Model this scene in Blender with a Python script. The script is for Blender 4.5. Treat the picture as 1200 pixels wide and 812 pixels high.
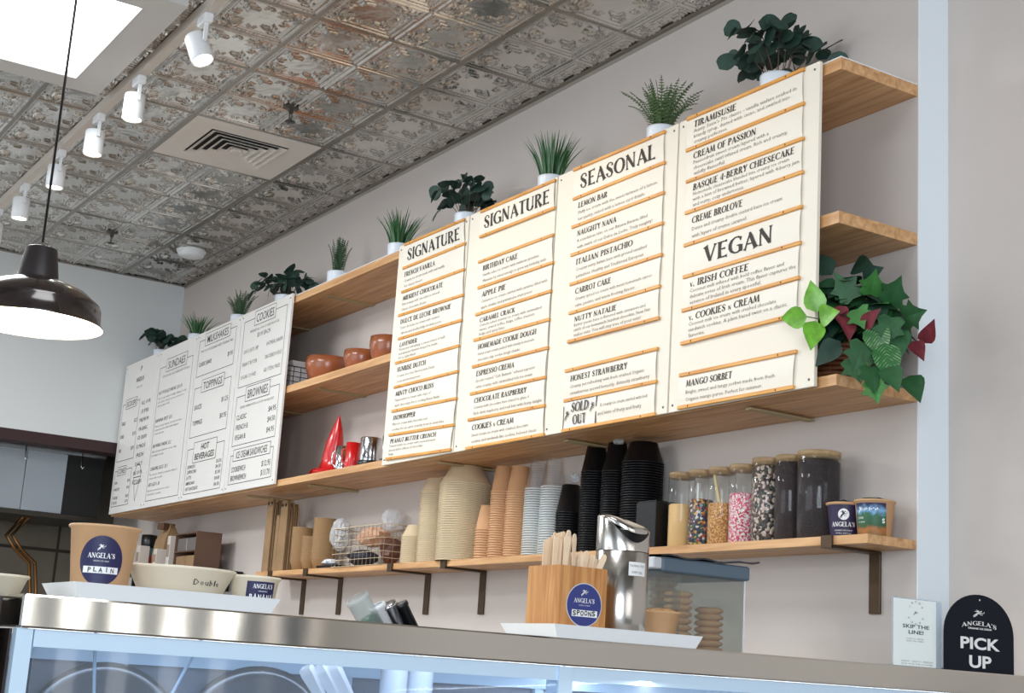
import bpy, math, random
from mathutils import Vector, Matrix
random.seed(7)
R_ = math.radians
for o in list(bpy.data.objects): bpy.data.objects.remove(o)
scene = bpy.context.scene
col = scene.collection
pi = math.pi

# ------------------------------------------------------------ camera
CAM = Vector((8.7755, -2.9465, 1.1832)); FPX = 1725.3
cR = Vector((0.534495, 0.842817, 0.063038)); cU = Vector((0.151894, -0.169163, 0.973813)); cF = Vector((-0.831410, 0.510923, 0.218436))
cd = bpy.data.cameras.new('camera'); cam = bpy.data.objects.new('camera', cd); col.objects.link(cam)
cd.sensor_fit = 'HORIZONTAL'; cd.sensor_width = 36; cd.lens = FPX/1200*36; cd.clip_start = .05
cam.matrix_world = Matrix(((cR.x, cU.x, -cF.x, CAM.x), (cR.y, cU.y, -cF.y, CAM.y), (cR.z, cU.z, -cF.z, CAM.z), (0, 0, 0, 1)))
scene.camera = cam
try: scene.cycles.transparent_max_bounces = 40
except Exception: pass

# ------------------------------------------------------------ world, lights, exposure
w = bpy.data.worlds.new('daylight'); scene.world = w; w.use_nodes = True
w.node_tree.nodes['Background'].inputs[0].default_value = (.80, .90, 1, 1)
w.node_tree.nodes['Background'].inputs[1].default_value = 0.5
scene.view_settings.view_transform = 'Standard'; scene.view_settings.look = 'None'
scene.view_settings.exposure = 0.22; scene.view_settings.gamma = 1

def area(name, loc, target, sx, sy, power, color):
    l = bpy.data.lights.new(name, 'AREA'); l.shape = 'RECTANGLE'; l.size = sx; l.size_y = sy; l.energy = power; l.color = color
    o = bpy.data.objects.new(name, l); col.objects.link(o); o.location = loc
    o.rotation_euler = (Vector(target)-Vector(loc)).to_track_quat('-Z', 'Y').to_euler(); return o
def spot(name, loc, target, power, color, ang=50, blend=.6, rad=.03):
    l = bpy.data.lights.new(name, 'SPOT'); l.energy = power; l.color = color; l.spot_size = R_(ang); l.spot_blend = blend; l.shadow_soft_size = rad
    o = bpy.data.objects.new(name, l); col.objects.link(o); o.location = loc
    o.rotation_euler = (Vector(target)-Vector(loc)).to_track_quat('-Z', 'Y').to_euler(); return o
area('window_daylight', (10.9, -4.6, 1.9), (5.0, 0, 1.9), 2.6, 2.2, 160, (.80, .90, 1))
area('storefront_daylight', (5.0, -7.6, 1.9), (4.0, 0, 1.8), 5.0, 2.4, 78, (.86, .93, 1))
area('streak_backlight', (11.3, -.95, 1.9), (6.4, -1.2, 1.6), 2.0, 2.6, 60, (1, .98, .94))  # added lamp behind the slatted screen, brightens the streaks in the counter steel
# the ceiling panel in view, then unseen ones added for overhead fill
area('panel_and_fill_light', (3.4, -2.0, 3.37), (3.4, -2.0, 0), .85, .85, 40, (.95, .98, 1))
area('panel_and_fill_light', (6.4, -2.0, 3.37), (6.4, -2.0, 0), .85, .85, 15, (.95, .98, 1))
area('panel_and_fill_light', (4.9, -5.0, 3.37), (4.9, -5.0, 0), .85, .85, 34, (.95, .98, 1))
area('panel_and_fill_light', (1.2, -3.6, 3.37), (1.2, -3.6, 0), .85, .85, 115, (.95, .98, 1))  # added to brighten the left wall
WARM = (1, .80, .56)

# ------------------------------------------------------------ helpers
def at(px, py, ax, v):
    "the point where the sight line of a pixel meets a real plane of the room"
    d = cF + cR*((px-600)/FPX) - cU*((py-406)/FPX)
    i = 'xyz'.index(ax); return CAM + d*((v-CAM[i])/d[i])

def srgb(r, g, b):
    f = lambda c: (c/12.92 if c <= .04045 else ((c+.055)/1.055)**2.4)
    return (f(r/255), f(g/255), f(b/255), 1)

_m = {}
def mat(name, rgb, rough=.5, metal=0, emit=None, estr=0, noise=0, scale=20, bump=0, bscale=60, coat=0, spec=.5, stretch=None, sss=0):
    if name in _m: return _m[name]
    m = bpy.data.materials.new(name); m.use_nodes = True; nt = m.node_tree; b = nt.nodes['Principled BSDF']
    c = srgb(*rgb); b.inputs['Base Color'].default_value = c
    b.inputs['Roughness'].default_value = rough; b.inputs['Metallic'].default_value = metal
    b.inputs['Specular IOR Level'].default_value = spec
    if coat: b.inputs['Coat Weight'].default_value = coat; b.inputs['Coat Roughness'].default_value = .1
    if emit: b.inputs['Emission Color'].default_value = srgb(*emit); b.inputs['Emission Strength'].default_value = estr
    if sss: b.inputs['Transmission Weight'].default_value = 0; b.inputs['Subsurface Weight'].default_value = sss; b.inputs['Subsurface Scale'].default_value = .02
    if noise or bump:
        tc = nt.nodes.new('ShaderNodeTexCoord'); mp = nt.nodes.new('ShaderNodeMapping'); nt.links.new(tc.outputs['Object'], mp.inputs[0])
        if stretch: mp.inputs['Scale'].default_value = stretch
        if noise:
            n = nt.nodes.new('ShaderNodeTexNoise'); n.inputs['Scale'].default_value = scale; n.inputs['Detail'].default_value = 5; nt.links.new(mp.outputs[0], n.inputs[0])
            r = nt.nodes.new('ShaderNodeValToRGB'); nt.links.new(n.outputs[0], r.inputs[0])
            r.color_ramp.elements[0].position = .3; r.color_ramp.elements[1].position = .7
            r.color_ramp.elements[0].color = tuple(x*(1-noise) for x in c[:3])+(1,); r.color_ramp.elements[1].color = tuple(min(1, x*(1+noise)) for x in c[:3])+(1,)
            nt.links.new(r.outputs[0], b.inputs['Base Color'])
        if bump:
            n2 = nt.nodes.new('ShaderNodeTexNoise'); n2.inputs['Scale'].default_value = bscale; nt.links.new(mp.outputs[0], n2.inputs[0])
            bp = nt.nodes.new('ShaderNodeBump'); bp.inputs['Strength'].default_value = bump; bp.inputs['Distance'].default_value = .01
            nt.links.new(n2.outputs[0], bp.inputs['Height']); nt.links.new(bp.outputs[0], b.inputs['Normal'])
    _m[name] = m; return m

def woodmat(name, dark, light, scale=3, stretch=(1, 14, 14), rough=.45):
    if name in _m: return _m[name]
    m = bpy.data.materials.new(name); m.use_nodes = True; nt = m.node_tree; b = nt.nodes['Principled BSDF']; b.inputs['Roughness'].default_value = rough
    tc = nt.nodes.new('ShaderNodeTexCoord'); mp = nt.nodes.new('ShaderNodeMapping'); mp.inputs['Scale'].default_value = stretch
    nt.links.new(tc.outputs['Object'], mp.inputs[0])
    n = nt.nodes.new('ShaderNodeTexNoise'); n.inputs['Scale'].default_value = scale; n.inputs['Detail'].default_value = 6; n.inputs['Distortion'].default_value = .6
    nt.links.new(mp.outputs[0], n.inputs[0])
    r = nt.nodes.new('ShaderNodeValToRGB'); nt.links.new(n.outputs[0], r.inputs[0])
    r.color_ramp.elements[0].position = .32; r.color_ramp.elements[1].position = .68
    r.color_ramp.elements[0].color = srgb(*dark); r.color_ramp.elements[1].color = srgb(*light)
    nt.links.new(r.outputs[0], b.inputs['Base Color'])
    bp = nt.nodes.new('ShaderNodeBump'); bp.inputs['Strength'].default_value = .15; bp.inputs['Distance'].default_value = .003
    nt.links.new(n.outputs[0], bp.inputs['Height']); nt.links.new(bp.outputs[0], b.inputs['Normal'])
    _m[name] = m; return m

def glassmat(name, rgb=(255, 255, 255), alpha=.12, rough=.03):
    "thin clear sheet: mostly see-through, with fresnel reflections"
    if name in _m: return _m[name]
    m = bpy.data.materials.new(name); m.use_nodes = True; nt = m.node_tree; nt.nodes.clear()
    out = nt.nodes.new('ShaderNodeOutputMaterial'); tr = nt.nodes.new('ShaderNodeBsdfTransparent'); tr.inputs[0].default_value = srgb(*rgb)
    gl = nt.nodes.new('ShaderNodeBsdfGlossy'); gl.inputs['Roughness'].default_value = rough
    df = nt.nodes.new('ShaderNodeBsdfDiffuse'); df.inputs[0].default_value = srgb(*rgb)
    lw = nt.nodes.new('ShaderNodeLayerWeight'); lw.inputs[0].default_value = .5
    pw = nt.nodes.new('ShaderNodeMath'); pw.operation = 'POWER'; pw.inputs[1].default_value = 4; nt.links.new(lw.outputs['Facing'], pw.inputs[0])
    fr = nt.nodes.new('ShaderNodeMath'); fr.operation = 'MULTIPLY_ADD'; fr.inputs[1].default_value = .7; fr.inputs[2].default_value = .02; nt.links.new(pw.outputs[0], fr.inputs[0])
    a = nt.nodes.new('ShaderNodeMixShader'); b = nt.nodes.new('ShaderNodeMixShader')
    nt.links.new(fr.outputs[0], a.inputs[0]); nt.links.new(tr.outputs[0], a.inputs[1]); nt.links.new(gl.outputs[0], a.inputs[2])
    b.inputs[0].default_value = alpha; nt.links.new(a.outputs[0], b.inputs[1]); nt.links.new(df.outputs[0], b.inputs[2])
    nt.links.new(b.outputs[0], out.inputs[0]); _m[name] = m; return m

class MB:
    "collects shapes; build() links them as ONE mesh object"
    def __init__(s): s.v = []; s.f = []; s.sm = []
    def add(s, vs, fs, smooth=False, M=None):
        b = len(s.v)
        for p in vs:
            p = Vector(p); s.v.append(tuple(M @ p) if M else tuple(p))
        for f in fs: s.f.append(tuple(b+i for i in f)); s.sm.append(smooth)
        return s
    def box(s, a, b, M=None, bev=0):
        x0, x1 = sorted((a[0], b[0])); y0, y1 = sorted((a[1], b[1])); z0, z1 = sorted((a[2], b[2]))
        if not bev:
            s.add([(x0,y0,z0),(x1,y0,z0),(x1,y1,z0),(x0,y1,z0),(x0,y0,z1),(x1,y0,z1),(x1,y1,z1),(x0,y1,z1)],
                  [(0,3,2,1),(4,5,6,7),(0,1,5,4),(1,2,6,5),(2,3,7,6),(3,0,4,7)], M=M)
        else:
            e = bev; vs = []
            for z, i in ((z0, e), (z0+e, 0), (z1-e, 0), (z1, e)):
                xa, xb, ya, yb = x0+i, x1-i, y0+i, y1-i
                vs += [(xa+e,ya,z),(xb-e,ya,z),(xb,ya+e,z),(xb,yb-e,z),(xb-e,yb,z),(xa+e,yb,z),(xa,yb-e,z),(xa,ya+e,z)]
            fs = [tuple(reversed(range(8))), tuple(range(24, 32))]
            for k in range(3):
                for i in range(8): j = (i+1) % 8; fs.append((k*8+i, k*8+j, k*8+8+j, k*8+8+i))
            s.add(vs, fs, M=M)
        return s
    def lathe(s, prof, n=24, M=None, smooth=True, cap=True, a0=0, a1=2*pi):
        vs = []; full = abs(a1-a0-2*pi) < 1e-6; m = n if full else n+1
        for r, z in prof:
            for i in range(m): a = a0+(a1-a0)*i/n; vs.append((r*math.cos(a), r*math.sin(a), z))
        fs = []
        for k in range(len(prof)-1):
            for i in range(n):
                j = (i+1) % m; fs.append((k*m+i, k*m+j, (k+1)*m+j, (k+1)*m+i))
        if cap and full:
            if prof[0][0] > 1e-5: fs.append(tuple(reversed(range(m))))
            if prof[-1][0] > 1e-5: fs.append(tuple((len(prof)-1)*m+i for i in range(m)))
        return s.add(vs, fs, smooth, M)
    def tube(s, pts, r, n=8, M=None, smooth=True):
        pts = [Vector(p) for p in pts]; vs = []
        rr = r if isinstance(r, (list, tuple)) else [r]*len(pts)
        up = Vector((0, 0, 1))
        for i, p in enumerate(pts):
            t = (pts[min(i+1, len(pts)-1)]-pts[max(i-1, 0)]).normalized()
            if abs(t.dot(up)) > .95: up = Vector((1, 0, 0)) if abs(t.x) < .9 else Vector((0, 1, 0))
            a = t.cross(up).normalized(); b = t.cross(a)
            for k in range(n):
                g = 2*pi*k/n; vs.append(p+(a*math.cos(g)+b*math.sin(g))*rr[i])
        fs = []
        for i in range(len(pts)-1):
            for k in range(n): j = (k+1) % n; fs.append((i*n+k, i*n+j, (i+1)*n+j, (i+1)*n+k))
        fs.append(tuple(range(n))); fs.append(tuple(reversed([(len(pts)-1)*n+k for k in range(n)])))
        return s.add(vs, fs, smooth, M)
    def prism(s, poly, y0, y1, M=None):
        "polygon in x,z pushed from y0 to y1"
        n = len(poly); vs = [(x, y0, z) for x, z in poly]+[(x, y1, z) for x, z in poly]
        fs = [tuple(range(n)), tuple(reversed(range(n, 2*n)))]+[(i, n+i, n+(i+1) % n, (i+1) % n) for i in range(n)]
        return s.add(vs, fs, M=M)
    def mesh(s, name, m):
        me = bpy.data.meshes.new(name); me.from_pydata(s.v, [], s.f); me.materials.append(m)
        me.polygons.foreach_set('use_smooth', s.sm); me.update(); return me
    def build(s, name, m, parent=None):
        return link(name, s.mesh(name, m), parent)

def link(name, me, parent=None, loc=None, rot=None):
    o = bpy.data.objects.new(name, me); col.objects.link(o)
    if parent is not None: o.parent = parent
    if loc is not None: o.location = loc
    if rot is not None: o.rotation_euler = rot
    return o
def tag(o, label=None, cat=None, group=None, kind=None):
    if label: o['label'] = label
    if cat: o['category'] = cat
    if group: o['group'] = group
    if kind: o['kind'] = kind
    return o
def thing(name, label, cat, loc=(0, 0, 0), rz=0, group=None):
    o = bpy.data.objects.new(name, None); o.empty_display_size = .05; col.objects.link(o); o.location = loc; o.rotation_euler = (0, 0, rz)
    return tag(o, label, cat, group)
def struct(o): o['kind'] = 'structure'; return o
def T(x, y, z): return Matrix.Translation((x, y, z))
def Rz(a): return Matrix.Rotation(a, 4, 'Z')
def Rx(a): return Matrix.Rotation(a, 4, 'X')
def Ry(a): return Matrix.Rotation(a, 4, 'Y')
def copy_tree(o, parent=None):
    c = o.copy(); col.objects.link(c)
    if parent is not None: c.parent = parent
    for ch in list(o.children): copy_tree(ch, c)
    return c

# ------------------------------------------------------------ lettering
def ribbon(pts):
    "variable-width stroke in 2D -> verts, faces"
    q_ = [pts[0]]
    for a, b in zip(pts, pts[1:]):
        k = max(1, int(math.hypot(b[0]-a[0], b[1]-a[1])/.22+.5))
        q_ += [tuple(a[c]+(b[c]-a[c])*i/k for c in range(3)) for i in range(1, k+1)]
    pts = q_; vs = []; n = len(pts)
    for i, (x, y, wd) in enumerate(pts):
        a = pts[max(i-1, 0)]; b = pts[min(i+1, n-1)]; dx, dy = b[0]-a[0], b[1]-a[1]; L = math.hypot(dx, dy) or 1
        nx, ny = -dy/L*wd/2, dx/L*wd/2; vs += [(x+nx, y+ny), (x-nx, y-ny)]
    return vs, [(2*i+1, 2*i+3, 2*i+2, 2*i) for i in range(n-1)]
def arc(cx, cy, rx, ry, a0, a1, tk=.17, tn=.06, n=9):
    o = []
    for i in range(n+1):
        a = R_(a0+(a1-a0)*i/n); o.append((cx+rx*math.cos(a), cy+ry*math.sin(a), tn+(tk-tn)*abs(math.cos(a))**1.6))
    return o
def V(x, y0=0, y1=1): return [(x, y0, .27), (x, y0+.10, .17), (x, (y0+y1)/2, .145), (x, y1-.10, .17), (x, y1, .27)]
def Hb(x0, x1, y, e=.15): return [(x0, y, .065), (x1-.12, y, .065), (x1, y, e)]
G = {
 'A': (.80, [[(.06,0,.16),(.12,.1,.07),(.38,.97,.07)], [(.34,1,.1),(.44,.75,.16),(.68,.1,.18),(.72,0,.28)], [(.18,.32,.06),(.58,.32,.06)]]),
 'B': (.66, [V(.14), arc(.2,.74,.28,.23,90,-90), arc(.2,.27,.36,.24,90,-90)]),
 'C': (.76, [arc(.46,.5,.38,.47,48,312), [(.70,.70,.05),(.70,.92,.12)]]),
 'D': (.80, [V(.14), arc(.2,.5,.50,.47,90,-90)]),
 'E': (.62, [V(.14), Hb(.14,.56,.96), Hb(.14,.48,.52,.11), Hb(.14,.58,.04)]),
 'F': (.58, [V(.14), Hb(.14,.54,.96), Hb(.14,.46,.52,.11)]),
 'G': (.82, [arc(.46,.5,.38,.47,48,312), [(.70,.70,.05),(.70,.92,.12)], [(.72,.05,.17),(.72,.44,.2)], [(.5,.44,.06),(.74,.44,.06)]]),
 'H': (.84, [V(.14), V(.68), [(.14,.5,.06),(.68,.5,.06)]]),
 'I': (.30, [V(.14)]),
 'J': (.48, [V(.32,.2), [(.32,.2,.15),(.27,.04,.09),(.12,.02,.08),(.06,.12,.12)]]),
 'K': (.76, [V(.14), [(.18,.48,.06),(.6,.98,.1)], [(.30,.6,.1),(.55,.2,.17),(.66,0,.26)]]),
 'L': (.58, [V(.14), Hb(.14,.55,.04)]),
 'M': (1.0, [[(.1,0,.16),(.12,.1,.07),(.2,1,.08)], [(.18,1,.14),(.46,.08,.15)], [(.46,.08,.07),(.76,1,.07)], [(.76,1,.14),(.82,.5,.15),(.86,.1,.17),(.87,0,.26)]]),
 'N': (.84, [[(.12,0,.18),(.12,.1,.07),(.12,.97,.07)], [(.1,.98,.16),(.66,.04,.16)], [(.68,.0,.06),(.68,.9,.07),(.68,1,.18)]]),
 'O': (.86, [arc(.43,.5,.36,.47,0,360,n=18)]),
 'P': (.64, [V(.14), arc(.2,.72,.34,.25,90,-90)]),
 'Q': (.86, [arc(.43,.5,.36,.47,0,360,n=18), [(.42,.2,.06),(.62,.02,.13),(.84,-.1,.08)]]),
 'R': (.74, [V(.14), arc(.2,.74,.32,.23,90,-90), [(.32,.52,.08),(.5,.2,.16),(.64,0,.24)]]),
 'S': (.62, [[(.52,.72,.14),(.50,.88,.06),(.38,.96,.06),(.24,.96,.07),(.11,.84,.11),(.12,.68,.15),(.28,.54,.18),(.44,.40,.18),(.51,.22,.14),(.42,.06,.08),(.28,.03,.06),(.14,.08,.06),(.08,.3,.15)]]),
 'T': (.68, [V(.34), [(.04,.93,.17),(.12,.96,.065),(.56,.96,.065),(.64,.93,.17)]]),
 'U': (.80, [[(.14,1,.26),(.14,.85,.16),(.14,.3,.16)], arc(.40,.3,.26,.27,180,360), [(.66,.3,.07),(.66,.9,.07),(.66,1,.18)]]),
 'V': (.78, [[(.08,1,.28),(.14,.88,.18),(.40,.03,.14)], [(.40,.02,.06),(.66,.88,.07),(.70,1,.18)]]),
 'W': (1.1, [[(.08,1,.26),(.12,.88,.17),(.34,.03,.13)], [(.34,.02,.06),(.56,.96,.07)], [(.54,.98,.15),(.78,.03,.13)], [(.78,.02,.06),(.98,.9,.07),(1.02,1,.16)]]),
 'X': (.76, [[(.08,1,.26),(.66,0,.26)], [(.64,1,.14),(.36,.5,.06),(.08,0,.14)]]),
 'Y': (.74, [[(.08,1,.26),(.36,.48,.15)], [(.66,1,.16),(.38,.5,.06)], [(.37,.5,.15),(.37,.1,.16),(.37,0,.26)]]),
 'Z': (.66, [[(.08,.86,.12),(.12,.96,.065),(.56,.96,.07)], [(.56,.97,.16),(.08,.04,.16)], [(.08,.04,.07),(.54,.04,.065),(.60,.14,.12)]]),
 '4': (.66, [[(.48,0,.22),(.48,.2,.14),(.48,1,.14)], [(.46,1,.06),(.04,.32,.06)], [(.04,.3,.07),(.62,.3,.07)]]),
 '-': (.40, [[(.06,.42,.09),(.34,.42,.09)]]), '.': (.24, [[(.05,.07,.15),(.19,.07,.15)]]), "'": (.22, [[(.12,1,.15),(.08,.74,.05)]]),
 '!': (.3, [[(.14,.98,.22),(.14,.3,.08)], [(.07,.07,.14),(.21,.07,.14)]]),
}
def serif(s, wt=1.22):
    x = 0; vs = []; fs = []
    for ch in s:
        if ch == ' ': x += .38; continue
        k = 1.0
        if ch.islower(): k = .62
        wd, st = G.get(ch.upper(), G['I'])
        for r in st:
            v, f = ribbon([(q[0], q[1], q[2]*wt) for q in r]); b = len(vs); vs += [(x+a*k, c*k) for a, c in v]; fs += [tuple(b+i for i in q) for q in f]
        x += (wd+.06)*k
    return vs, fs, x
_tc = {}
def sans(s, bold=0):
    "Blender's built-in face, as flat polygons, cap height 1"
    key = (s, bold)
    if key in _tc: return _tc[key]
    cu = bpy.data.curves.new('t', 'FONT'); cu.body = s; cu.resolution_u = 4 if bold >= .025 else 2 if bold else 1; cu.offset = bold; cu.size = 1
    ob = bpy.data.objects.new('t', cu); me = bpy.data.meshes.new_from_object(ob)
    vs = [(v.co.x/.73, v.co.y/.73) for v in me.vertices]; fs = [tuple(p.vertices) for p in me.polygons]
    wd = max([v[0] for v in vs] or [1])
    bpy.data.objects.remove(ob); bpy.data.curves.remove(cu); bpy.data.meshes.remove(me)
    _tc[key] = (vs, fs, wd); return _tc[key]
# flying winged figure that is the shop's emblem (strokes, unit box)
EMB = [[(.60,.80,.10),(.66,.86,.15),(.72,.80,.10)], [(.62,.74,.10),(.46,.60,.20),(.30,.46,.15)], [(.32,.48,.14),(.14,.30,.09),(.02,.14,.05)], [(.34,.44,.13),(.24,.22,.08),(.06,.02,.05)],
       [(.56,.66,.09),(.78,.56,.07),(.92,.68,.05),(.90,.84,.03)], [(.52,.66,.12),(.44,.86,.13),(.26,.99,.04)], [(.50,.64,.10),(.34,.78,.12),(.12,.80,.03)], [(.52,.58,.08),(.62,.40,.06),(.80,.36,.04)]]
def emblem():
    vs = []; fs = []
    for r in EMB:
        v, f = ribbon(r); b = len(vs); vs += v; fs += [tuple(b+i for i in q) for q in f]
    return vs, fs, 1.0
def put(mb, glyphs, fn, u, v, h, width=None, align='l', maxw=None):
    "lay a line of lettering: height h, optional total width, through the surface map fn(u, v)"
    vs, fs, wd = glyphs; sx = h if width is None else width/wd
    if maxw and wd*sx > maxw: sx = maxw/wd
    L = wd*sx; u0 = u - (L/2 if align == 'c' else L if align == 'r' else 0)
    mb.add([fn(u0+a*sx, v+b*h) for a, b in vs], fs)
def plane_map(origin, ux, uz):
    o, a, b = Vector(origin), Vector(ux), Vector(uz); return lambda u, v: o+a*u+b*v
def rect(mb, fn, u0, v0, u1, v1): mb.add([fn(u0, v0), fn(u1, v0), fn(u1, v1), fn(u0, v1)], [(0, 1, 2, 3)])
def frame2(mb, fn, u0, v0, u1, v1, t):
    rect(mb, fn, u0, v0, u1, v0+t); rect(mb, fn, u0, v1-t, u1, v1); rect(mb, fn, u0, v0, u0+t, v1); rect(mb, fn, u1-t, v0, u1, v1)

# ------------------------------------------------------------ materials
M_back = mat('beige_paint', (203, 193, 186), .7, noise=.03, scale=1.2, bump=.05, bscale=220)
M_left = mat('white_paint', (214, 217, 217), .75, noise=.02, scale=1.5)
M_jamb = mat('daylit_jamb', (236, 244, 250), .6)  # wall end face: bluish daylight is put into its colour
M_floor = mat('floor_tile', (132, 120, 108), .4, noise=.12, scale=4)
M_wood = woodmat('pine_shelf', (184, 134, 86), (224, 178, 128))
M_woodend = woodmat('pine_end_grain', (170, 132, 92), (214, 178, 134), 14, (1, 1, 3))
M_tin = None
M_black = mat('black_plastic', (16, 16, 18), .35)
M_white = mat('white_enamel', (236, 238, 240), .3)
M_ink = mat('black_ink', (30, 28, 28), .7)
M_grey = mat('grey_ink', (128, 124, 120), .8)
H = 3.453
exec_parts = []
# ============================================================ SETTING
import numpy as np
def slab(name, a, b, m, parent=None):
    o = MB().box(a, b).build(name, m, parent)
    return o
WX = 6.062
struct(slab('floor', (-1.2, -8, -.1), (12.2, .3, 0), M_floor))
struct(slab('wall_back', (-.9, 0, 0), (WX, .117, H+.1), M_back))
struct(slab('wall_right', (WX-.02, .117, 0), (12.2, .25, H+.1), M_back))
struct(slab('trim_1', (WX, 0, 0), (WX+.004, .117, H+.05), M_jamb))
struct(slab('wall_left', (-.15, -8, 2.41), (0, 0, H+.1), M_left))
struct(slab('trim_2', (-.15, -8, 2.345), (-.0, 0, 2.41), mat('dark_header', (50, 24, 26), .6)))
struct(slab('wall_left.001', (-.9, -8, 0), (-.0, 0, 1.30), M_left))
# the stainless niche of the kitchen behind the opening
M_steel_d = mat('brushed_steel', (150, 154, 158), .32, .9, noise=.08, scale=8, stretch=(1, 1, 12))
M_steel_w = mat('steel_wall_sheet', (118, 114, 104), .35, .8, noise=.15, scale=3)
struct(slab('wall_niche', (-1.0, -8, 1.3), (-.9, 0, H), M_steel_w))
struct(slab('ceiling_niche', (-.9, -8, 2.46), (-.15, 0, 2.5), mat('niche_dark', (20, 18, 18), .6)))
nb = bpy.data.objects['wall_niche']
for k in range(9):      # joints of the steel sheets
    slab('seam', (-.9, -.35-k*.42, 1.3), (-.893, -.335-k*.42, 2.2), mat('seam', (60, 56, 50), .4, .8), nb)
slab('seam', (-.9, -8, 1.78), (-.892, 0, 1.80), _m['seam'], nb)

# unseen slatted screen beside the camera, added for the streaks mirrored in the counter
g_ = struct(MB().box((10.60, -2.0, 0), (10.66, .11, .9)).build('streak_screen_1', mat('streak_slat', (92, 108, 124), .5)))
for k in range(9): MB().box((10.60, -1.95+k*.235, .9), (10.66, -1.95+k*.235+.13, 3.3)).build('screen_slat', _m['streak_slat'], g_)
MB().box((10.60, -2.0, 3.3), (10.66, .11, H)).build('screen_head', _m['streak_slat'], g_)

# ---- tin ceiling: every tile is its own relief
def tin_material():
    m = bpy.data.materials.new('pressed_tin'); m.use_nodes = True; nt = m.node_tree; b = nt.nodes['Principled BSDF']
    b.inputs['Metallic'].default_value = .93
    tc = nt.nodes.new('ShaderNodeTexCoord'); n = nt.nodes.new('ShaderNodeTexNoise'); n.inputs['Scale'].default_value = 2.2; n.inputs['Detail'].default_value = 4
    gm = nt.nodes.new('ShaderNodeNewGeometry'); nt.links.new(gm.outputs['Position'], n.inputs[0])
    r = nt.nodes.new('ShaderNodeValToRGB'); nt.links.new(n.outputs[0], r.inputs[0])
    r.color_ramp.elements[0].position = .35; r.color_ramp.elements[1].position = .65
    r.color_ramp.elements[0].color = srgb(194, 188, 180); r.color_ramp.elements[1].color = srgb(224, 221, 216)
    nt.links.new(r.outputs[0], b.inputs['Base Color'])
    mr = nt.nodes.new('ShaderNodeMapRange'); mr.inputs['To Min'].default_value = .13; mr.inputs['To Max'].default_value = .28
    nt.links.new(n.outputs[0], mr.inputs[0]); nt.links.new(mr.outputs[0], b.inputs['Roughness'])
    n2 = nt.nodes.new('ShaderNodeTexNoise'); n2.inputs['Scale'].default_value = 14; nt.links.new(gm.outputs['Position'], n2.inputs[0])
    bp = nt.nodes.new('ShaderNodeBump'); bp.inputs['Strength'].default_value = .35; bp.inputs['Distance'].default_value = .01
    nt.links.new(n2.outputs[0], bp.inputs['Height']); nt.links.new(bp.outputs[0], b.inputs['Normal'])
    return m
M_tin = tin_material()
TS = .61; GX = .513; GY = .4211
def relief(X, Y):
    c = TS/2; u = ((X % c)/c)*2-1; v = ((Y % c)/c)*2-1
    h = np.zeros_like(u); mx = np.maximum(abs(u), abs(v)); mn = np.minimum(abs(u), abs(v))
    rid = lambda d, wd: np.clip(1-(d/wd)**2, 0, 1)
    h = np.maximum(h, .8*rid(mx-.93, .045)); h = np.maximum(h, .5*rid(mx-.80, .03))
    h = np.maximum(h, .4*rid(mx-.865, .03)*(.5+.5*np.cos(mn*60)))
    def petal(px, py, a, L, wd, amp):
        dx, dy = u-px, v-py; s = dx*math.cos(a)+dy*math.sin(a); t = -dx*math.sin(a)+dy*math.cos(a)
        q = ((s-L/2)/(L/2))**2+(t/(wd*(.45+.75*np.clip(s/L, 0, 1))))**2
        return amp*np.sqrt(np.clip(1-q, 0, 1))
    for sx in (-1, 1):
        for sy in (-1, 1):
            base = math.atan2(-sy, -sx)
            if sx*sy > 0:       # palmette: seven slender lobes on a boss
                for k in range(-3, 4): h = np.maximum(h, petal(sx*.70, sy*.70, base+k*.44, .56-.06*abs(k), .036, 1.0))
                h = np.maximum(h, petal(sx*.78, sy*.78, base, .14, .08, 1.3))
            else:               # nested corner strokes
                for q in (.66, .54, .42):
                    a_, b_ = sx*u, sy*v
                    h = np.maximum(h, .8*rid(a_-q, .022)*(b_ > q-.24)*(b_ < q)); h = np.maximum(h, .8*rid(b_-q, .022)*(a_ > q-.24)*(a_ < q))
    for k in range(4):
        a = k*pi/2
        for j in (-1, 1): h = np.maximum(h, petal(-.74*math.cos(a), -.74*math.sin(a), a+j*.45, .26, .03, .7))
    return h*.012
def tile_mesh(x0, x1, y0, y1, n=110):
    nx = max(8, int(n*(x1-x0)/TS)); ny = max(8, int(n*(y1-y0)/TS))
    X, Y = np.meshgrid(np.linspace(x0, x1, nx+1), np.linspace(y0, y1, ny+1)); Z = -relief(X, Y)
    V_ = np.stack([X, Y, Z], -1).reshape(-1, 3); i = np.arange(nx*ny); r_, c_ = i//nx, i % nx; a = r_*(nx+1)+c_
    F = np.stack([a, a+nx+1, a+nx+2, a+1], -1)
    me = bpy.data.meshes.new('ceiling_tile'); me.from_pydata(V_.tolist(), [], F.tolist()); me.materials.append(M_tin)
    me.polygons.foreach_set('use_smooth', [True]*len(F)); return me
ceil = struct(slab('ceiling', (-.9, -8, H+.012), (12.2, .12, H+.1), mat('ceiling_void', (70, 66, 60), .6)))
me_full = tile_mesh(0, TS, 0, TS); me_l = tile_mesh(TS-GX, TS, 0, TS); me_b = tile_mesh(0, TS, 0, GY); me_lb = tile_mesh(TS-GX, TS, 0, GY)
for i in range(-1, 12):
    for j in range(-1, 5):
        if i == 3 and j == 0: continue          # the air vent takes this bay
        ox = GX+TS*i; oy = -GY-TS*(j+1)
        me = me_full if i >= 0 and j >= 0 else me_b if i >= 0 else me_l if j >= 0 else me_lb
        if me in (me_b, me_lb): oy = -GY
        link('ceiling_tile', me, ceil, (ox, oy, H+.004))
M_bar = mat('grid_metal', (150, 142, 132), .35, .85)
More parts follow.
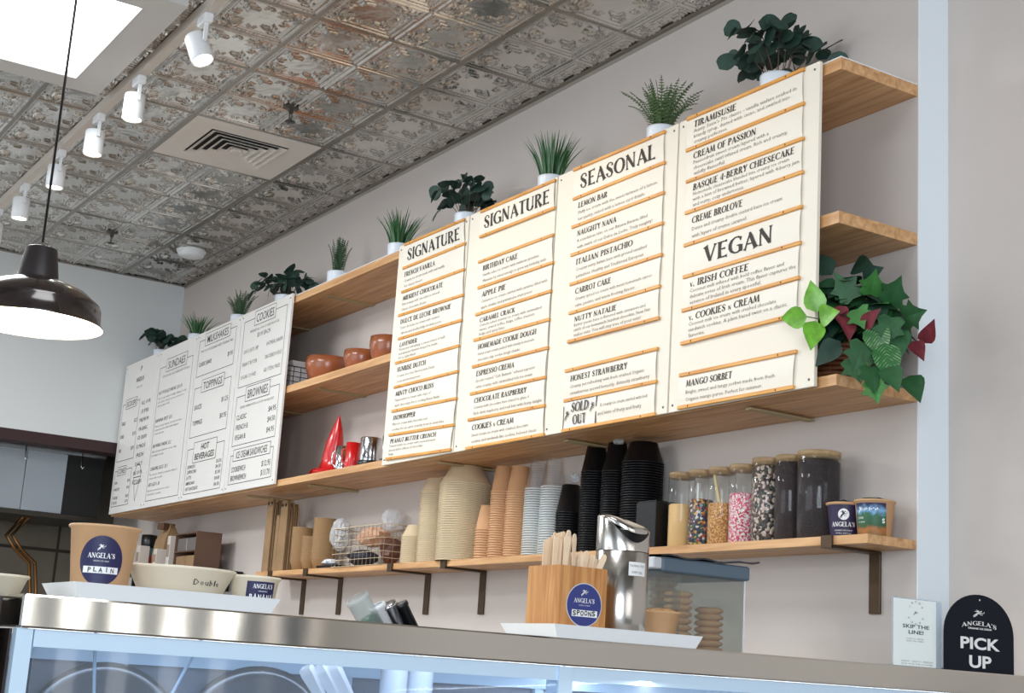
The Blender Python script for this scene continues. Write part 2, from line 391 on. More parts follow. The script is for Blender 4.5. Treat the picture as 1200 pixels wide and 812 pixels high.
for j in range(0, 7): slab('grid_runner', (0, -GY-TS*j-.013, H-.004), (9, -GY-TS*j+.013, H+.004), M_bar, ceil)
for i in range(0, 13):
    x = GX+TS*i
    slab('grid_tee', (x-.009, -GY+.013, H-.003), (x+.009, -.0, H+.003), M_bar, ceil)
    for j in range(5): slab('grid_tee', (x-.009, -GY-TS*(j+1)+.013, H-.003), (x+.009, -GY-TS*j-.013, H+.003), M_bar, ceil)
slab('wall_angle', (0, -.022, H-.006), (9, 0, H-.001), M_bar, ceil); slab('wall_angle', (0, -.003, H-.020), (9, 0, H-.004), mat('angle_paint', (168, 160, 150), .5, .2), ceil)
slab('wall_angle', (0, -6, H-.006), (.022, 0, H-.001), M_bar, ceil)

# ---- ceiling fixtures
t = thing('air_vent', 'white square ceiling air vent with nested slanted louvers', 'vent', (GX+TS*3.5, -GY-TS*.5, H))
mv = mat('vent_white', (222, 216, 208), .5)
b = MB(); s = .292; q = .185
for a_ in range(4): b.box((-s, q, -.006), (s, s, .0), M=Rz(a_*pi/2)) if a_ % 2 == 0 else b.box((-q, q, -.006), (q, s, .0), M=Rz(a_*pi/2))
b.build('face_plate', mv, t)
MB().box((-q, -q, .002), (q, q, .008)).build('duct', mat('duct_dark', (30, 29, 28), .8), t)
for k in range(5):
    o_ = .178-k*.034; i_ = o_-.026; z0, z1 = -.012-k*.001, .003
    vs = []
    for r, z in ((o_, z0), (i_, z1), (i_, z1+.002), (o_, z0+.002)): vs += [(-r, -r, z), (r, -r, z), (r, r, z), (-r, r, z)]
    fs = [(a*4+c, a*4+(c+1) % 4, ((a+1) % 4)*4+(c+1) % 4, ((a+1) % 4)*4+c) for a in range(4) for c in range(4)]
    MB().add(vs, fs).build('louver', mv, t)
MB().box((-.02, -.02, -.02), (.02, .02, .0)).build('centre_cap', mv, t)

ZP = H-.05
c1 = at(89, 92, 'z', ZP); c2 = at(169, 9, 'z', ZP); o1 = at(114, 112, 'z', ZP); o2 = at(228, 10, 'z', ZP)
t = thing('ceiling_light_panel', 'large white framed light panel glowing in the top left of the ceiling', 'ceiling light', (o1.x, o1.y, H))
Wd = o2.x-o1.x; fr = c1.x-o1.x; fy = abs(c1.y-o1.y); Dp = Wd
b = MB()
b.box((0, -fy, -.05), (Wd, 0, 0)); b.box((0, -Dp, -.05), (Wd, -Dp+fy, 0)); b.box((0, -Dp+fy, -.05), (fr, -fy, 0)); b.box((Wd-fr, -Dp+fy, -.05), (Wd, -fy, 0))
b.build('frame', mat('panel_frame', (205, 203, 200), .5), t)
MB().box((fr, -Dp+fy, -.03), (Wd-fr, -fy, -.02)).build('diffuser', mat('panel_glow', (255, 255, 255), .5, emit=(250, 253, 255), estr=3.2), t)

# track with its seven lamp heads
TY = -1.385
t = thing('lighting_track', 'white lighting track running along the tin ceiling', 'track', (0, TY, H))
MB().box((.3, -.018, -.045), (7.2, .018, -.004)).build('rail', mat('track_white', (205, 196, 186), .4), t)
heads = [((229, 58), (.0, .25, 0)), ((154, 115), (0, 0, 0)), ((107, 160), (0, 0, 0)), ((62, 204), (0, 0, 0)), ((21, 240), (0, 0, 0)), ((-10, 268), (0, 0, 0))]
names = ['white track spotlight tilted, nearest and largest, beside the light panel', 'white track spotlight second from the top, under the corner of the light panel', 'white track spotlight third from the top of the track',
         'white track spotlight fourth from the top, just right of the pendant cord', 'white track spotlight fifth from the top, left of the pendant cord', 'white track spotlight at the far end, cut by the left edge of the photo']
for k, ((px, py), tl) in enumerate(heads):
    p = at(px, py, 'y', TY-.02); x = p.x
    t = thing('track_spotlight', names[k], 'spotlight', (x, TY-.0, H-.045), 0, 'spotlights on the ceiling track')
    MB().box((-.03, -.017, -.035), (.05, .017, 0), bev=.004).build('adapter', M_white, t)
    MB().box((.022, -.006, -.10), (.034, .006, -.03)).build('stem', M_white, t)
    Mh = T(-.022, 0, -.115) @ Ry(-.35 if k == 0 else 0) @ Rx(.25 if k == 0 else 0)
    MB().lathe([(.012, .052), (.038, .052), (.041, .046), (.041, -.052), (.038, -.055), (.034, -.05), (.034, -.02)], 20, Mh, cap=False).lathe([(.0, .052), (.02, .052)], 20, Mh, cap=False).build('lamp_can', M_white, t)
    MB().lathe([(0, -.047), (.034, -.047)], 20, Mh, cap=False).build('lens', mat('spot_glow', (255, 246, 228), .4, emit=(255, 240, 214), estr=14), t)

for k, (px, py) in enumerate(((341, 131), (131, 276))):
    p = at(px, py, 'z', H-.02)
    t = thing('fire_sprinkler', ['small metal fire sprinkler hanging near the air vent', 'small metal fire sprinkler hanging right of the pendant lamp cord'][k], 'sprinkler', (p.x, p.y, H), 0)
    ms = mat('sprinkler_metal', (90, 86, 82), .3, .9)
    MB().lathe([(.0, 0), (.035, 0), (.035, -.004), (.012, -.01), (.009, -.03), (0, -.03)], 14).build('escutcheon', ms, t)
    b = MB(); b.tube([(-.009, 0, -.028), (-.014, 0, -.045), (0, 0, -.062)], .0025, 5); b.tube([(.009, 0, -.028), (.014, 0, -.045), (0, 0, -.062)], .0025, 5); b.build('frame_arm', ms, t)
    MB().lathe([(0, -.062), (.022, -.063), (.022, -.066), (0, -.067)], 12).build('deflector', ms, t)
p = at(224, 298, 'z', H-.025)
t = thing('smoke_detector', 'round white smoke detector on the ceiling near the back corner', 'smoke detector', (p.x, p.y, H))
MB().lathe([(0, 0), (.085, 0), (.085, -.012), (.078, -.02)], 28).build('base', M_white, t)
MB().lathe([(.078, -.02), (.074, -.034), (.05, -.044), (0, -.046)], 28, cap=False).build('dome', M_white, t)

# ---- pendant lamp
pc = at(37, 378, 'x', 5.0)
t = thing('pendant_lamp', 'black metal barn pendant lamp hanging on a long black cord', 'lamp', pc)
RP = .172
M_shade = mat('shade_black', (40, 32, 32), .18, .3, coat=.8)
prof_o = [(RP+.005, -.003), (RP+.004, .003), (RP-.002, .006), (RP-.004, .045), (RP-.010, .058), (.125, .088), (.075, .108), (.055, .115)]
prof_i = [(RP-.006, .003), (RP-.010, .045), (.13, .076), (.05, .105), (0, .108)]
MB().lathe(prof_o, 48, cap=False).build('shade', M_shade, t)
MB().lathe([(RP+.005, -.003)]+prof_i, 48, cap=False).build('shade_lining', mat('shade_white', (250, 246, 232), .5, emit=(255, 248, 226), estr=.55), t)
MB().lathe([(.056, .112), (.052, .118), (.040, .195), (.036, .198), (0, .199)], 32, cap=False).build('socket_cap', mat('cap_black', (32, 27, 29), .45), t)
MB().lathe([(.016, .198), (.014, .21), (0, .213)], 14, cap=False).build('cord_grip', mat('chrome', (200, 200, 205), .15, 1), t)
MB().tube([(0, 0, .2), (0, 0, H-pc.z)], .0035, 6).build('cord', M_black, t)
MB().lathe([(0, H-pc.z), (.055, H-pc.z), (.055, H-pc.z-.015), (.02, H-pc.z-.035), (0, H-pc.z-.036)], 24, cap=False).build('ceiling_canopy', M_black, t)
MB().lathe([(0, .06), (.02, .055), (.032, .035), (.03, .015), (.015, .002), (0, 0)], 20, cap=False).build('bulb', mat('bulb_glow', (255, 250, 235), .4, emit=(255, 246, 225), estr=25), t)
l = bpy.data.lights.new('pendant_bulb', 'POINT'); l.energy = 9; l.color = (1, .9, .75); l.shadow_soft_size = .03
lo = bpy.data.objects.new('pendant_bulb', l); col.objects.link(lo); lo.location = pc+Vector((0, 0, -.01))

# spot beams (the lit heads, and those of the same track beyond the frame)
for k, (px, py) in enumerate([h[0] for h in heads]):
    x = at(px, py, 'y', TY-.02).x
    spot('track_beam', (x-.02, TY, H-.175), (x+(.5 if k == 0 else .1), -.3, 1.9), 17, WARM, 60)
for x, e_ in ((4.45, 12), (5.05, 6.5), (5.65, 2.5)): spot('track_beam', (x, TY, H-.175), (x+.25, -.3, 2.35), e_, WARM, 70)

# ============================================================ SHELVES
D = .2937
def shelf(name, label, x0, x1, z, th, depth, grp):
    t = thing(name, label, 'shelf', (x0, 0, z), 0, grp)
    n = 3; yy = [0, -depth*.36, -depth*.7, -depth]
    L = x1-x0
    for k in range(n):      # the glued strips of the board
        MB().box((0, yy[k], -th), (L, yy[k+1]+(.0006 if k < n-1 else 0), 0), bev=.0008).build('plank', M_wood, t)
    return t
for k, (z, lb) in enumerate(((2.872, 'topmost long pine shelf carrying the row of white plant pots'), (2.437, 'second long pine shelf from the top, holding wooden bowls'), (1.996, 'third long pine shelf down, under the menu boards, holding red mugs'))):
    t = shelf('wall_shelf', lb, .005, 6.06, z, .034 if k != 2 else .03, D, 'long pine wall shelves')
    if k == 0: MB().box((0, -D-.001, .0), (6.055, -.001, .003)).build('white_top_sheet', M_white, t)
    # iron angle bars below the planks
    for x in (2.0, 2.72, 3.9, 4.75, 5.66): MB().box((x-.012, -D+.05, -.0405), (x+.012, -.004, -.0345)).build('angle_bar', mat('pale_iron', (176, 160, 120), .5, .3), t)
D4 = .1775
t = shelf('wall_shelf', 'narrow bottom pine shelf holding cup stacks and topping jars', 2.05, 6.06, 1.597, .024, D4, 'narrow shelf')
M_iron = mat('dark_bronze_iron', (84, 66, 48), .45, .6)
for k, x in enumerate((2.235, 2.635, 3.45, 3.885, 5.92)):
    lab = ['dark iron shelf bracket leftmost, right of the small labelled cup', 'dark iron shelf bracket second from the left', 'dark iron shelf bracket third from the left, above the tilted cups', 'dark iron shelf bracket fourth from the left', 'dark iron shelf bracket at the right end of the lower shelf'][k]
    t = thing('shelf_bracket', lab, 'bracket', (x, 0, 1.572), 0, 'iron shelf brackets')
    wdt = .02
    MB().box((-wdt, -.008, -.165), (wdt, -.001, 0), bev=.001).build('wall_plate', M_iron, t)
    MB().box((-wdt, -D4-.006, -.007), (wdt, -.008, -.001)).build('arm', M_iron, t)
    MB().box((-wdt, -D4-.008, -.007), (wdt, -D4-.002, .026)).build('front_lip', M_iron, t)

# ============================================================ COUNTER AND CASE
CX = 6.40; CZ = 1.262
M_steel = mat('counter_steel', (206, 202, 194), .07, 1, bump=.04, bscale=5)
t = thing('display_case', 'stainless steel and glass ice cream display case along the front', 'display case', (CX, -2.35, 0))
case = t
MB().box((-.31, 0, CZ-.052), (0, 2.455, CZ), bev=.003).build('countertop', M_steel, t)
M_fr = mat('case_frame', (208, 232, 252), .4, .1)
MB().box((-.035, .0, 0), (-.012, .026, CZ-.053)).build('corner_post', M_fr, t)
MB().box((-.04, .028, CZ-.08), (-.012, 2.45, CZ-.053)).build('top_rail', M_fr, t)
for yy in (1.02, 2.2): MB().box((-.05, yy, .2), (-.006, yy+.032, CZ-.053)).build('mullion', M_fr, t)
MB().box((-.31, -.004, 0), (-.04, .0, CZ-.054)).build('end_panel', mat('end_brown', (52, 38, 36), .5), t)
g = glassmat('case_glass', (240, 246, 253), .06)
for a, c in ((.03, 1.018), (1.055, 2.198), (2.235, 2.45)): MB().box((-.014, a, .2), (-.009, c, CZ-.08)).build('glass_pane', g, t)
MB().box((-.31, .03, 0), (-.02, 2.45, .85)).build('cabinet', mat('case_body', (190, 195, 200), .4, .2), t)
MB().box((-.31, .03, .85), (-.298, 2.45, CZ-.06)).build('rear_panel', mat('case_rear', (134, 140, 152), .4), t)
for k in range(5): MB().box((-.297, .25+k*.45, .85), (-.285, .272+k*.45, CZ-.06)).build('door_stile', M_fr, t)
MB().box((-.297, .03, CZ-.10), (-.28, 2.45, CZ-.06)).build('door_track', M_fr, t)
MB().box((-.14, .05, CZ-.062), (-.11, 2.42, CZ-.054)).build('lamp_strip', mat('case_led', (255, 255, 255), .5, emit=(225, 238, 255), estr=4), t)
area('case_lamp', (CX-.12, -1.12, CZ-.065), (CX-.16, -1.12, .5), .03, 2.3, 4, (.88, .94, 1))
M_tub = mat('tub_steel', (150, 152, 156), .3, .9)
# ============================================================ MENU BOARDS
YB = -.3137
M_board = mat('cream_board', (236, 228, 212), .5)
M_board2 = mat('white_board', (232, 229, 224), .35)
M_card = mat('cream_card', (238, 231, 217), .5)
M_rail = woodmat('golden_rail', (204, 136, 56), (234, 174, 88), 5, (1, 20, 20))
M_head = mat('heading_ink', (44, 34, 28), .6)
M_desc = mat('description_ink', (138, 128, 116), .7)
def board(name_label, x0, x1, z0, z1, m, grp):
    t = thing('menu_board', name_label, 'menu board', (x0, YB, z0), 0, grp)
    MB().box((.0015, 0, 0), (x1-x0-.0015, .012, z1-z0), bev=.001).build('panel', m, t)
    for (a, c) in ((.02, .02), (x1-x0-.02, .02), (.02, z1-z0-.02), (x1-x0-.02, z1-z0-.02)):
        MB().lathe([(.004, 0), (.003, .002), (0, .0022)], 8, T(a, 0, c) @ Rx(pi/2)).build('screw', mat('screw_steel', (120, 118, 114), .3, .8), t)
    return t
cols = [
 ('menu board headed SIGNATURE with nine cream cards, leftmost of the four right-hand boards', 3.56, 4.125, [
   ((473.9,287),(544.3,257)), ((472,314.7),(545,285)), ((470.6,342.6),(544,315.5)), ((466.7,370),(543,345.3)), ((466.7,397.3),(541,375)), ((463.3,425.7),(538,405)),
   ((461.7,454),(536.7,435)), ((459,482),(535,466.7)), ((455.7,510),(531.7,497.7)), ((451.7,538),(528,526.7))],
   [('SIGNATURE',), ('FRENCH VANILLA', 'Creamy ice cream made with real vanilla', 'for classic lovers'), ('MILKIEST CHOCOLATE', 'This creamy milk chocolate is smooth', 'Classic chocolate dream.'),
    ('DULCE DE LECHE BROWNIE', 'Dulce de leche ice cream with caramel', 'ribbons and double fudge brownie pieces'), ('LAVENDER', 'Floral yet refreshing, a sweet blend of milk', 'and lavender flowers steeped in cream', 'for a calm finish'),
    ('SUNRISE DUTCH', 'Creamy chocolate flavored with Dutch', 'cocoa and morning notes'), ('MINTY CHOCO BLISS', 'Peppermint ice cream with chips of', 'dark chocolate for a cooling flavor finish'),
    ('SNOWHOPPER', 'Mint ice cream with chocolate and', 'cookies for an extra crunchy treat in every bite'), ('PEANUT BUTTER CRUNCH', 'Peanut butter ice cream with roasted peanut', 'pieces and a ribbon of chocolate', 'fudge')]),
 ('menu board headed SIGNATURE with an empty row under its heading, second of the right-hand boards', 4.13, 4.72, [
   ((563.3,248.3),(650.7,211)), ((562,277.6),(650,243.3)), ((560.6,307.4),(648.3,275)), ((559.8,337.7),(648.3,307.3)), ((557.3,369),(646,340.7)), ((555,399),(644,374)),
   ((553.3,430),(642.3,407.3)), ((551,461.7),(639.3,441.7)), ((548.3,492.3),(638.3,475)), ((545.7,525.7),(637.3,509))],
   [('SIGNATURE',), None, ('BIRTHDAY CAKE', 'Vanilla cake ice cream with rainbow sprinkles', 'Minimize by sweet enough to grow any birthday wish'), ('APPLE PIE', 'Cinnamon ice cream swirled with caramel, filled with', 'apple chunks, and graham pie crust pieces'),
    ('CARAMEL CRACK', 'Crunchy salted caramel ice cream with caramelized', 'sweet, crunch toffee, fudge, toffee crackers', 'fudge and spicy bites'), ('HOMEMADE COOKIE DOUGH', 'Sweet cream cream packed with chunky homemade', 'chocolate chip cookie dough chunks'),
    ('ESPRESSO CREMA', 'Special roasted "Cafe Bustado" infused espresso', 'extra creamy, with caramelized rich ice cream'), ('CHOCOLATE RASPBERRY', 'Creamy milk chocolate base mixed to glaze it', 'Rich dark raspberry and real bits with fruity delight'),
    ('COOKIES n CREAM', 'Sweet cream ice cream with crushed chocolate', 'cookies and sandwich like cookies, beloved classic')]),
 ('menu board headed SEASONAL with a small sold out card at its bottom left', 4.725, 5.385, [
   ((672,199.5),(779.3,154)), ((671.5,233.6),(779,190)), ((670,266.5),(778,225.4)), ((668.8,299.3),(776.8,261)), ((667.7,333.6),(775.7,298)), ((666.7,367.3),(773.3,335)),
   ((665,400.7),(772.3,372.3)), ((662.3,435),(770.7,408.3)), ((660.7,470),(769.3,446.7)), ((658.3,505),(767.7,485))],
   [('SEASONAL',), ('LEMON BAR', 'Fluffy ice cream with the sweet tartness of a lemon', 'bar pastry, mixed with a lemon curd drizzle.'), ('NAUGHTY NANA', 'A scandalous take on our Banana Banana, filled', 'with swirls of our Dulce de Leche. Truly naughty!'),
    ('ITALIAN PISTACHIO', 'Creamy nutty Italian base with ground unsalted', 'pistachios. Healthy and Traditional European'), ('CARROT CAKE', 'Creamy spiced ice cream with moist homemade carrot', 'cake, pecans, and warm frosting flavors.'),
    ('NUTTY NATALIE', 'Butter pecan base is flavored with cinnamon and', 'swirls of our homemade hazelnut chocolate. Now Nat', 'makes nuts. You will stay true of your nuts!'), None,
    ('HONEST STRAWBERRY', 'Creamy yet refreshing with fresh crushed Organic', 'strawberries second honestly, distinctly strawberry'), ('SOLD',)]),
 ('menu board with cards for VEGAN flavours, rightmost and brightest lit', 5.39, 6.0, [
   ((805,140),(942.3,80.7)), ((804,176.7),(942.3,120.7)), ((804,213.3),(941.7,161.7)), ((802.7,250),(941,201)), ((801.4,288),(940,241.7)), ((800.3,325),(938.3,284)),
   ((799,364.3),(936.7,325)), ((797.6,402.8),(935,368)), ((796,440),(933.3,411.7)), ((794,478),(930,453.3))],
   [('TIRAMISUSIE', "Aunty Susie's 70s classic - vanilla wafers soaked in", 'brandy syrup, dusted with cacao, and swirled into', 'creamy perfection.'), ('CREAM OF PASSION', 'Passionfruit sweet cream layered with a', 'cheesecake swirl infused cream. Rich and creamy,', 'wildly flavorful.'),
    ('BASQUE 4-BERRY CHEESECAKE', 'Homemade cheesecake blended into creamy ice cream', 'with a hint of browned butter, layered with 4-berry jam', 'and nutty, cozy undertones.'), ('CREME BROLOVE', 'Dense and creamy double custard base ice cream', 'with layers of creme caramel.'),
    ('VEGAN',), ('v. IRISH COFFEE', 'Coconut milk infused with bold coffee flavor and', 'delicate notes of Irish cream. This flavor captures the', 'essence of Ireland in every spoonful.'),
    ('v. COOKIES n CREAM', 'Coconut milk ice cream with crushed chocolate', 'sandwich cookies. A plant based twist on a classic', 'favorite.'), None,
    ('MANGO SORBET', 'Bright, sweet and tangy sorbet made from fresh', 'Organic mango puree. Perfect for summer.')]),
]
for ci, (lb, x0, x1, rails, cards) in enumerate(cols):
    z0, z1 = 1.968, 2.876
    t = board(lb, x0, x1, z0, z1, M_board, 'cream menu boards with golden rails'); org = Vector((x0, YB, z0))
    P = [(at(*a, 'y', YB-.006)-org, at(*b, 'y', YB-.006)-org) for a, b in rails]
    for k, (a, b) in enumerate(P):
        d = (b-a).normalized(); up = Vector((-d.z, 0, d.x)); L = (b-a).length; h = .0056
        Mr = Matrix(((d.x, 0, up.x, a.x), (d.y, 1, 0, 0), (d.z, 0, up.z, a.z), (0, 0, 0, 1)))
        MB().box((0, -.009, -h), (L, -.0005, h), Mr, bev=.0015).build('rail', M_rail, t)
        pins = MB()
        for u in (.10, .86): pins.lathe([(.0032, 0), (.002, .0012), (0, .0014)], 7, Mr @ T(L*u, -.009, 0) @ Rx(pi/2))
        pins.build('rail_pins', mat('pin', (150, 96, 34), .4, .5), t)
    for k, cd_ in enumerate(cards):
        if cd_ is None: continue
        (ta, tb), (ba, bb) = P[k], P[k+1]
        def cm(u, v, off=0, ta=ta, tb=tb, ba=ba, bb=bb):
            p = (ba*(1-u)+bb*u)*(1-v)+(ta*(1-u)+tb*u)*v
            bow = .0035*math.sin(pi*min(max(v, 0), 1)); return Vector((p.x, -.003-bow-off, p.z))
        b = MB(); n = 6; vs = []
        for i in range(n+1):
            for u in (.0, .985): vs.append(cm(u, i/n))
        b.add(vs, [(2*i, 2*i+1, 2*i+3, 2*i+2) for i in range(n)], True)
        vs2 = [v+Vector((0, .0012, 0)) for v in vs]; b.add(vs2, [(2*i+2, 2*i+3, 2*i+1, 2*i) for i in range(n)], True)
        b.add(vs+vs2, [(2*i+1, 2*i+15, 2*i+17, 2*i+3) for i in range(n)])
        card = b.build('card', M_card, t)
        W_ = (bb-ba).length; Hc = abs((ta-ba).z)
        fn = lambda x, z, W_=W_, Hc=Hc, cm=cm: cm(x/W_, z/Hc, .0012)
        if len(cd_) == 1 and cd_[0] != 'SOLD':
            tx = MB(); wd = {'SIGNATURE': .86 if ci == 0 else .88, 'SEASONAL': .83, 'VEGAN': .60}[cd_[0]]
            put(tx, serif(cd_[0]), fn, W_*(.5 if cd_[0] != 'VEGAN' else .49), Hc*.25, Hc*.50, W_*wd, 'c')
            tx.build('lettering', M_head, card)
        elif cd_[0] == 'SOLD':
            tx = MB()
            for i, ln in enumerate(('A creamy ice cream swirled with bolt', 'and hints of fruity and fruity')):
                put(tx, sans(ln), fn, W_*.40 if i else W_*.42, Hc*(.56-.27*i), Hc*.13, W_*(.50 if i == 0 else .46))
            tx.build('description', M_desc, card)
            so = MB(); f2 = lambda x, z, cm=cm, W_=W_, Hc=Hc: cm(x/W_, z/Hc, .0022)
            rect(so, f2, W_*.01, Hc*.05, W_*.38, Hc*.98); so.build('sold_out_card', mat('sold_out_paper', (232, 228, 222), .5), t)
            f3 = lambda x, z, cm=cm, W_=W_, Hc=Hc: cm(x/W_, z/Hc, .0030); so = MB()
            put(so, serif('SOLD'), f3, W_*.20, Hc*.56, Hc*.32, W_*.20, 'c'); put(so, serif('OUT'), f3, W_*.20, Hc*.14, Hc*.32, W_*.15, 'c')
            put(so, emblem(), f3, W_*.03, Hc*.30, Hc*.34, W_*.06); put(so, emblem(), f3, W_*.315, Hc*.44, Hc*.34, W_*.055)
            rect(so, f3, W_*.372, Hc*.05, W_*.384, Hc*1.0); rect(so, f3, W_*.008, Hc*.05, W_*.016, Hc*.8)
            for q_ in range(7): rect(so, f3, W_*(.05+q_*.045), Hc*.93, W_*(.08+q_*.045), Hc*.955)
            so.build('lettering', M_head, t)
        else:
            tx = MB(); nm = cd_[0]; n = len(cd_)-1
            sz = .20 if n == 2 else .185
            wd = min(.90, {0: .036, 1: .037, 2: .037}[ci]*len(nm)) if ci < 3 else min(.90, .0345*len(nm))
            if ci == 3: sz = .21
            x_ = {0: .04, 1: .07, 2: .07, 3: .07}[ci]
            put(tx, serif(nm), fn, W_*x_, Hc*(.635 if n == 3 else .60), Hc*sz, W_*wd)
            tx.build('lettering', M_head, card); tx = MB()
            for i, ln in enumerate(cd_[1:]):
                put(tx, sans(ln), fn, W_*x_, Hc*((.47 if n == 3 else .38)-(.17 if n == 3 else .22)*i), Hc*.115, W_*min(.90, .0168*len(ln)))
            tx.build('description', M_desc, card)

# ---- the four white price boards on the left: line frames and lettering printed flat on the board
bx = [(.02, .63), (.635, 1.245), (1.25, 1.865), (1.87, 2.49)]
lbs = ['white price board with the small emblem, SCOOPS and CONES, leftmost by the wall', 'white price board headed SUNDAES, second from the left', 'white price board with MILKSHAKES, TOPPINGS and HOT BEVERAGES', 'white price board with COOKIES, BROWNIES and ICE CREAM SANDWICHES']
Hb_ = .905
def newboard(k):
    t = board(lbs[k], bx[k][0], bx[k][1], 1.975, 1.975+Hb_, M_board2, 'white price boards'); return t, plane_map((0, -.0008, 0), (1, 0, 0), (0, 0, 1))
M_ink2 = mat('thin_ink', (66, 62, 60), .7)
def section(b, fn, x0, z0, x1, z1, title, tw, th=.052):
    "a thin frame with its title box breaking the top line"
    frame2(b, fn, x0, z0, x1, z1, .0032)
    c = (x0+x1)/2; hw = tw/2
    return c, hw
def titlebox(b, w_, fn, c, z, tw, th, s, two=None):
    w_ = MB(); b0 = b; b = MB(); rect(w_, fn, c-tw/2, z-th/2, c+tw/2, z+th/2)
    f2 = lambda u, v: fn(u, v)+Vector((0, -.0006, 0))
    frame2(b, f2, c-tw/2, z-th/2, c+tw/2, z+th/2, .0028)
    if two: put(b, sans(s, .02), f2, c, z+.008, th*.30, tw*.35, 'c'); put(b, sans(two, .02), f2, c, z-th*.36, th*.30, tw*.84, 'c')
    else: put(b, sans(s, .005), f2, c, z-th*.30, th*.6, tw*.84, 'c')
    o = w_.build('title_box', M_board2, t); b.build('title_lettering', M_ink2, o)
def rows(b, fn, x0, x1, zs, items, h=.020, wl=.011):
    for z, (a, p) in zip(zs, items):
        put(b, sans(a, .003), fn, x0, z, h, min(len(a)*wl, (x1-x0)*.62)); put(b, sans(p, .003), fn, x1, z, h, len(p)*wl, 'r')
def lines(b, fn, x0, z, ls, h=.012, dz=.021, wl=.0062, mx=.52):
    for i, s in enumerate(ls): put(b, sans(s), fn, x0, z-dz*i, h, min(mx, len(s)*wl))
def finish(t, blk, gry, wht, m):
    blk.build('lettering', M_ink2, t); gry.build('small_print', M_grey, t)
# board 1
t, fn = newboard(0); K, Gy, Wh = MB(), MB(), MB(); fw = plane_map((0, -.0012, 0), (1, 0, 0), (0, 0, 1))
put(K, emblem(), fn, .285, .835, .035, .035); put(K, serif("ANGELA'S"), fn, .30, .775, .026, .14, 'c'); put(Gy, sans('ORGANIC ICE CREAM'), fn, .30, .735, .012, .11, 'c')
frame2(K, fn, .03, .31, .345, .66, .003); titlebox(K, Wh, fw, .19, .655, .2, .06, 'SCOOPS')
rows(K, fn, .05, .33, (.53, .45, .365), (('SINGLE', '$5.25'), ('DOUBLE', '$7.50'), ('KIDS', '$3.95')), .022)
frame2(K, fn, .03, .04, .345, .255, .003); titlebox(K, Wh, fw, .16, .25, .16, .055, 'CONES')
rows(K, fn, .05, .33, (.175, .135, .085, .055), (('SUGAR', '$0.95'), ('WAFFLE CONE', '$1.50'), ('CAKE CONE', '$0.50'), ('CHOC CONE', '$1.95')), .017, .009)
for i, s in enumerate(('ALL OUR', 'SUPER', 'PREMIUM', 'ORGANIC', 'ICE CREAM', 'IS MADE', 'FRESH', 'DAILY', 'IN OUR', 'KITCHEN')): put(K, sans(s), fn, .46, .62-.052*i, .024, min(.16, .026*len(s)), 'c')
for r in ([(.40,.19,.004),(.46,.05,.004)], [(.52,.19,.004),(.46,.05,.004)], [(.395,.19,.004),(.525,.19,.004)], arc(.46, .19, .06, .075, 0, 180, .004, .004), [(.42,.15,.003),(.5,.15,.003)]):
    v, f = ribbon(r); K.add([fn(*p) for p in v], f)
finish(t, K, Gy, Wh, M_board2)
# board 2
t, fn = newboard(1); K, Gy, Wh = MB(), MB(), MB()
frame2(K, fn, .04, .035, .57, .80, .003); titlebox(K, Wh, fw, .31, .80, .33, .075, 'SUNDAES'); put(Gy, sans('YOUR CHOICE OF ICE CREAM WITH TOPPINGS'), fn, .31, .735, .013, .44, 'c')
for z, nm, ls in ((.64, 'HOT FUDGE SUNDAE  $11.50', ('Two scoops with hot fudge, whipped cream', 'nuts and a cherry on top, served in a', 'classic glass dish')), (.48, 'BANANA SPLIT  $13', ('Three scoops, banana, strawberry sauce', 'caramel and chocolate with whipped', 'cream and nuts')),
                  (.335, 'BROWNIE SUNDAE  $12', ('Warm brownie with two scoops, fudge', 'and whipped cream')), (.205, 'CARAMEL BLISS  $11', ('Two scoops, caramel, pecans and whipped', 'cream with sea salt')), (.115, 'AFFOGATO  $9', ('Espresso poured over two scoops', 'of vanilla ice cream'))):
    put(K, sans(nm), fn, .06, z, .021, min(.42, .016*len(nm))); lines(Gy, fn, .06, z-.028, ls, wl=.0115)
finish(t, K, Gy, Wh, M_board2)
# board 3
t, fn = newboard(2); K, Gy, Wh = MB(), MB(), MB()
frame2(K, fn, .035, .66, .56, .86, .003); titlebox(K, Wh, fw, .30, .855, .36, .07, 'MILKSHAKES'); put(Gy, sans('TWO SCOOPS BLENDED WITH ORGANIC MILK'), fn, .30, .79, .014, .46, 'c')
rows(K, fn, .06, .54, (.715,), (('CLASSIC SHAKE', '$9.95'),), .024, .014)
frame2(K, fn, .035, .33, .56, .60, .003); titlebox(K, Wh, fw, .30, .60, .32, .07, 'TOPPINGS')
rows(K, fn, .06, .54, (.48, .395), (('SAUCES', '$1.25'), ('TOPPINGS', '$0.95')), .026, .018)
frame2(K, fn, .035, .03, .56, .27, .003); titlebox(K, Wh, fw, .29, .245, .33, .11, 'HOT', 'BEVERAGES')
rows(K, fn, .06, .54, (.165, .138, .108, .078, .048), (('ESPRESSO', '$3.50'), ('CAPPUCCINO', '$4.50'), ('LATTE', '$5.00'), ('AMERICANO', '$4.00'), ('HOT CHOCOLATE', '$4.50')), .018, .014)
finish(t, K, Gy, Wh, M_board2)
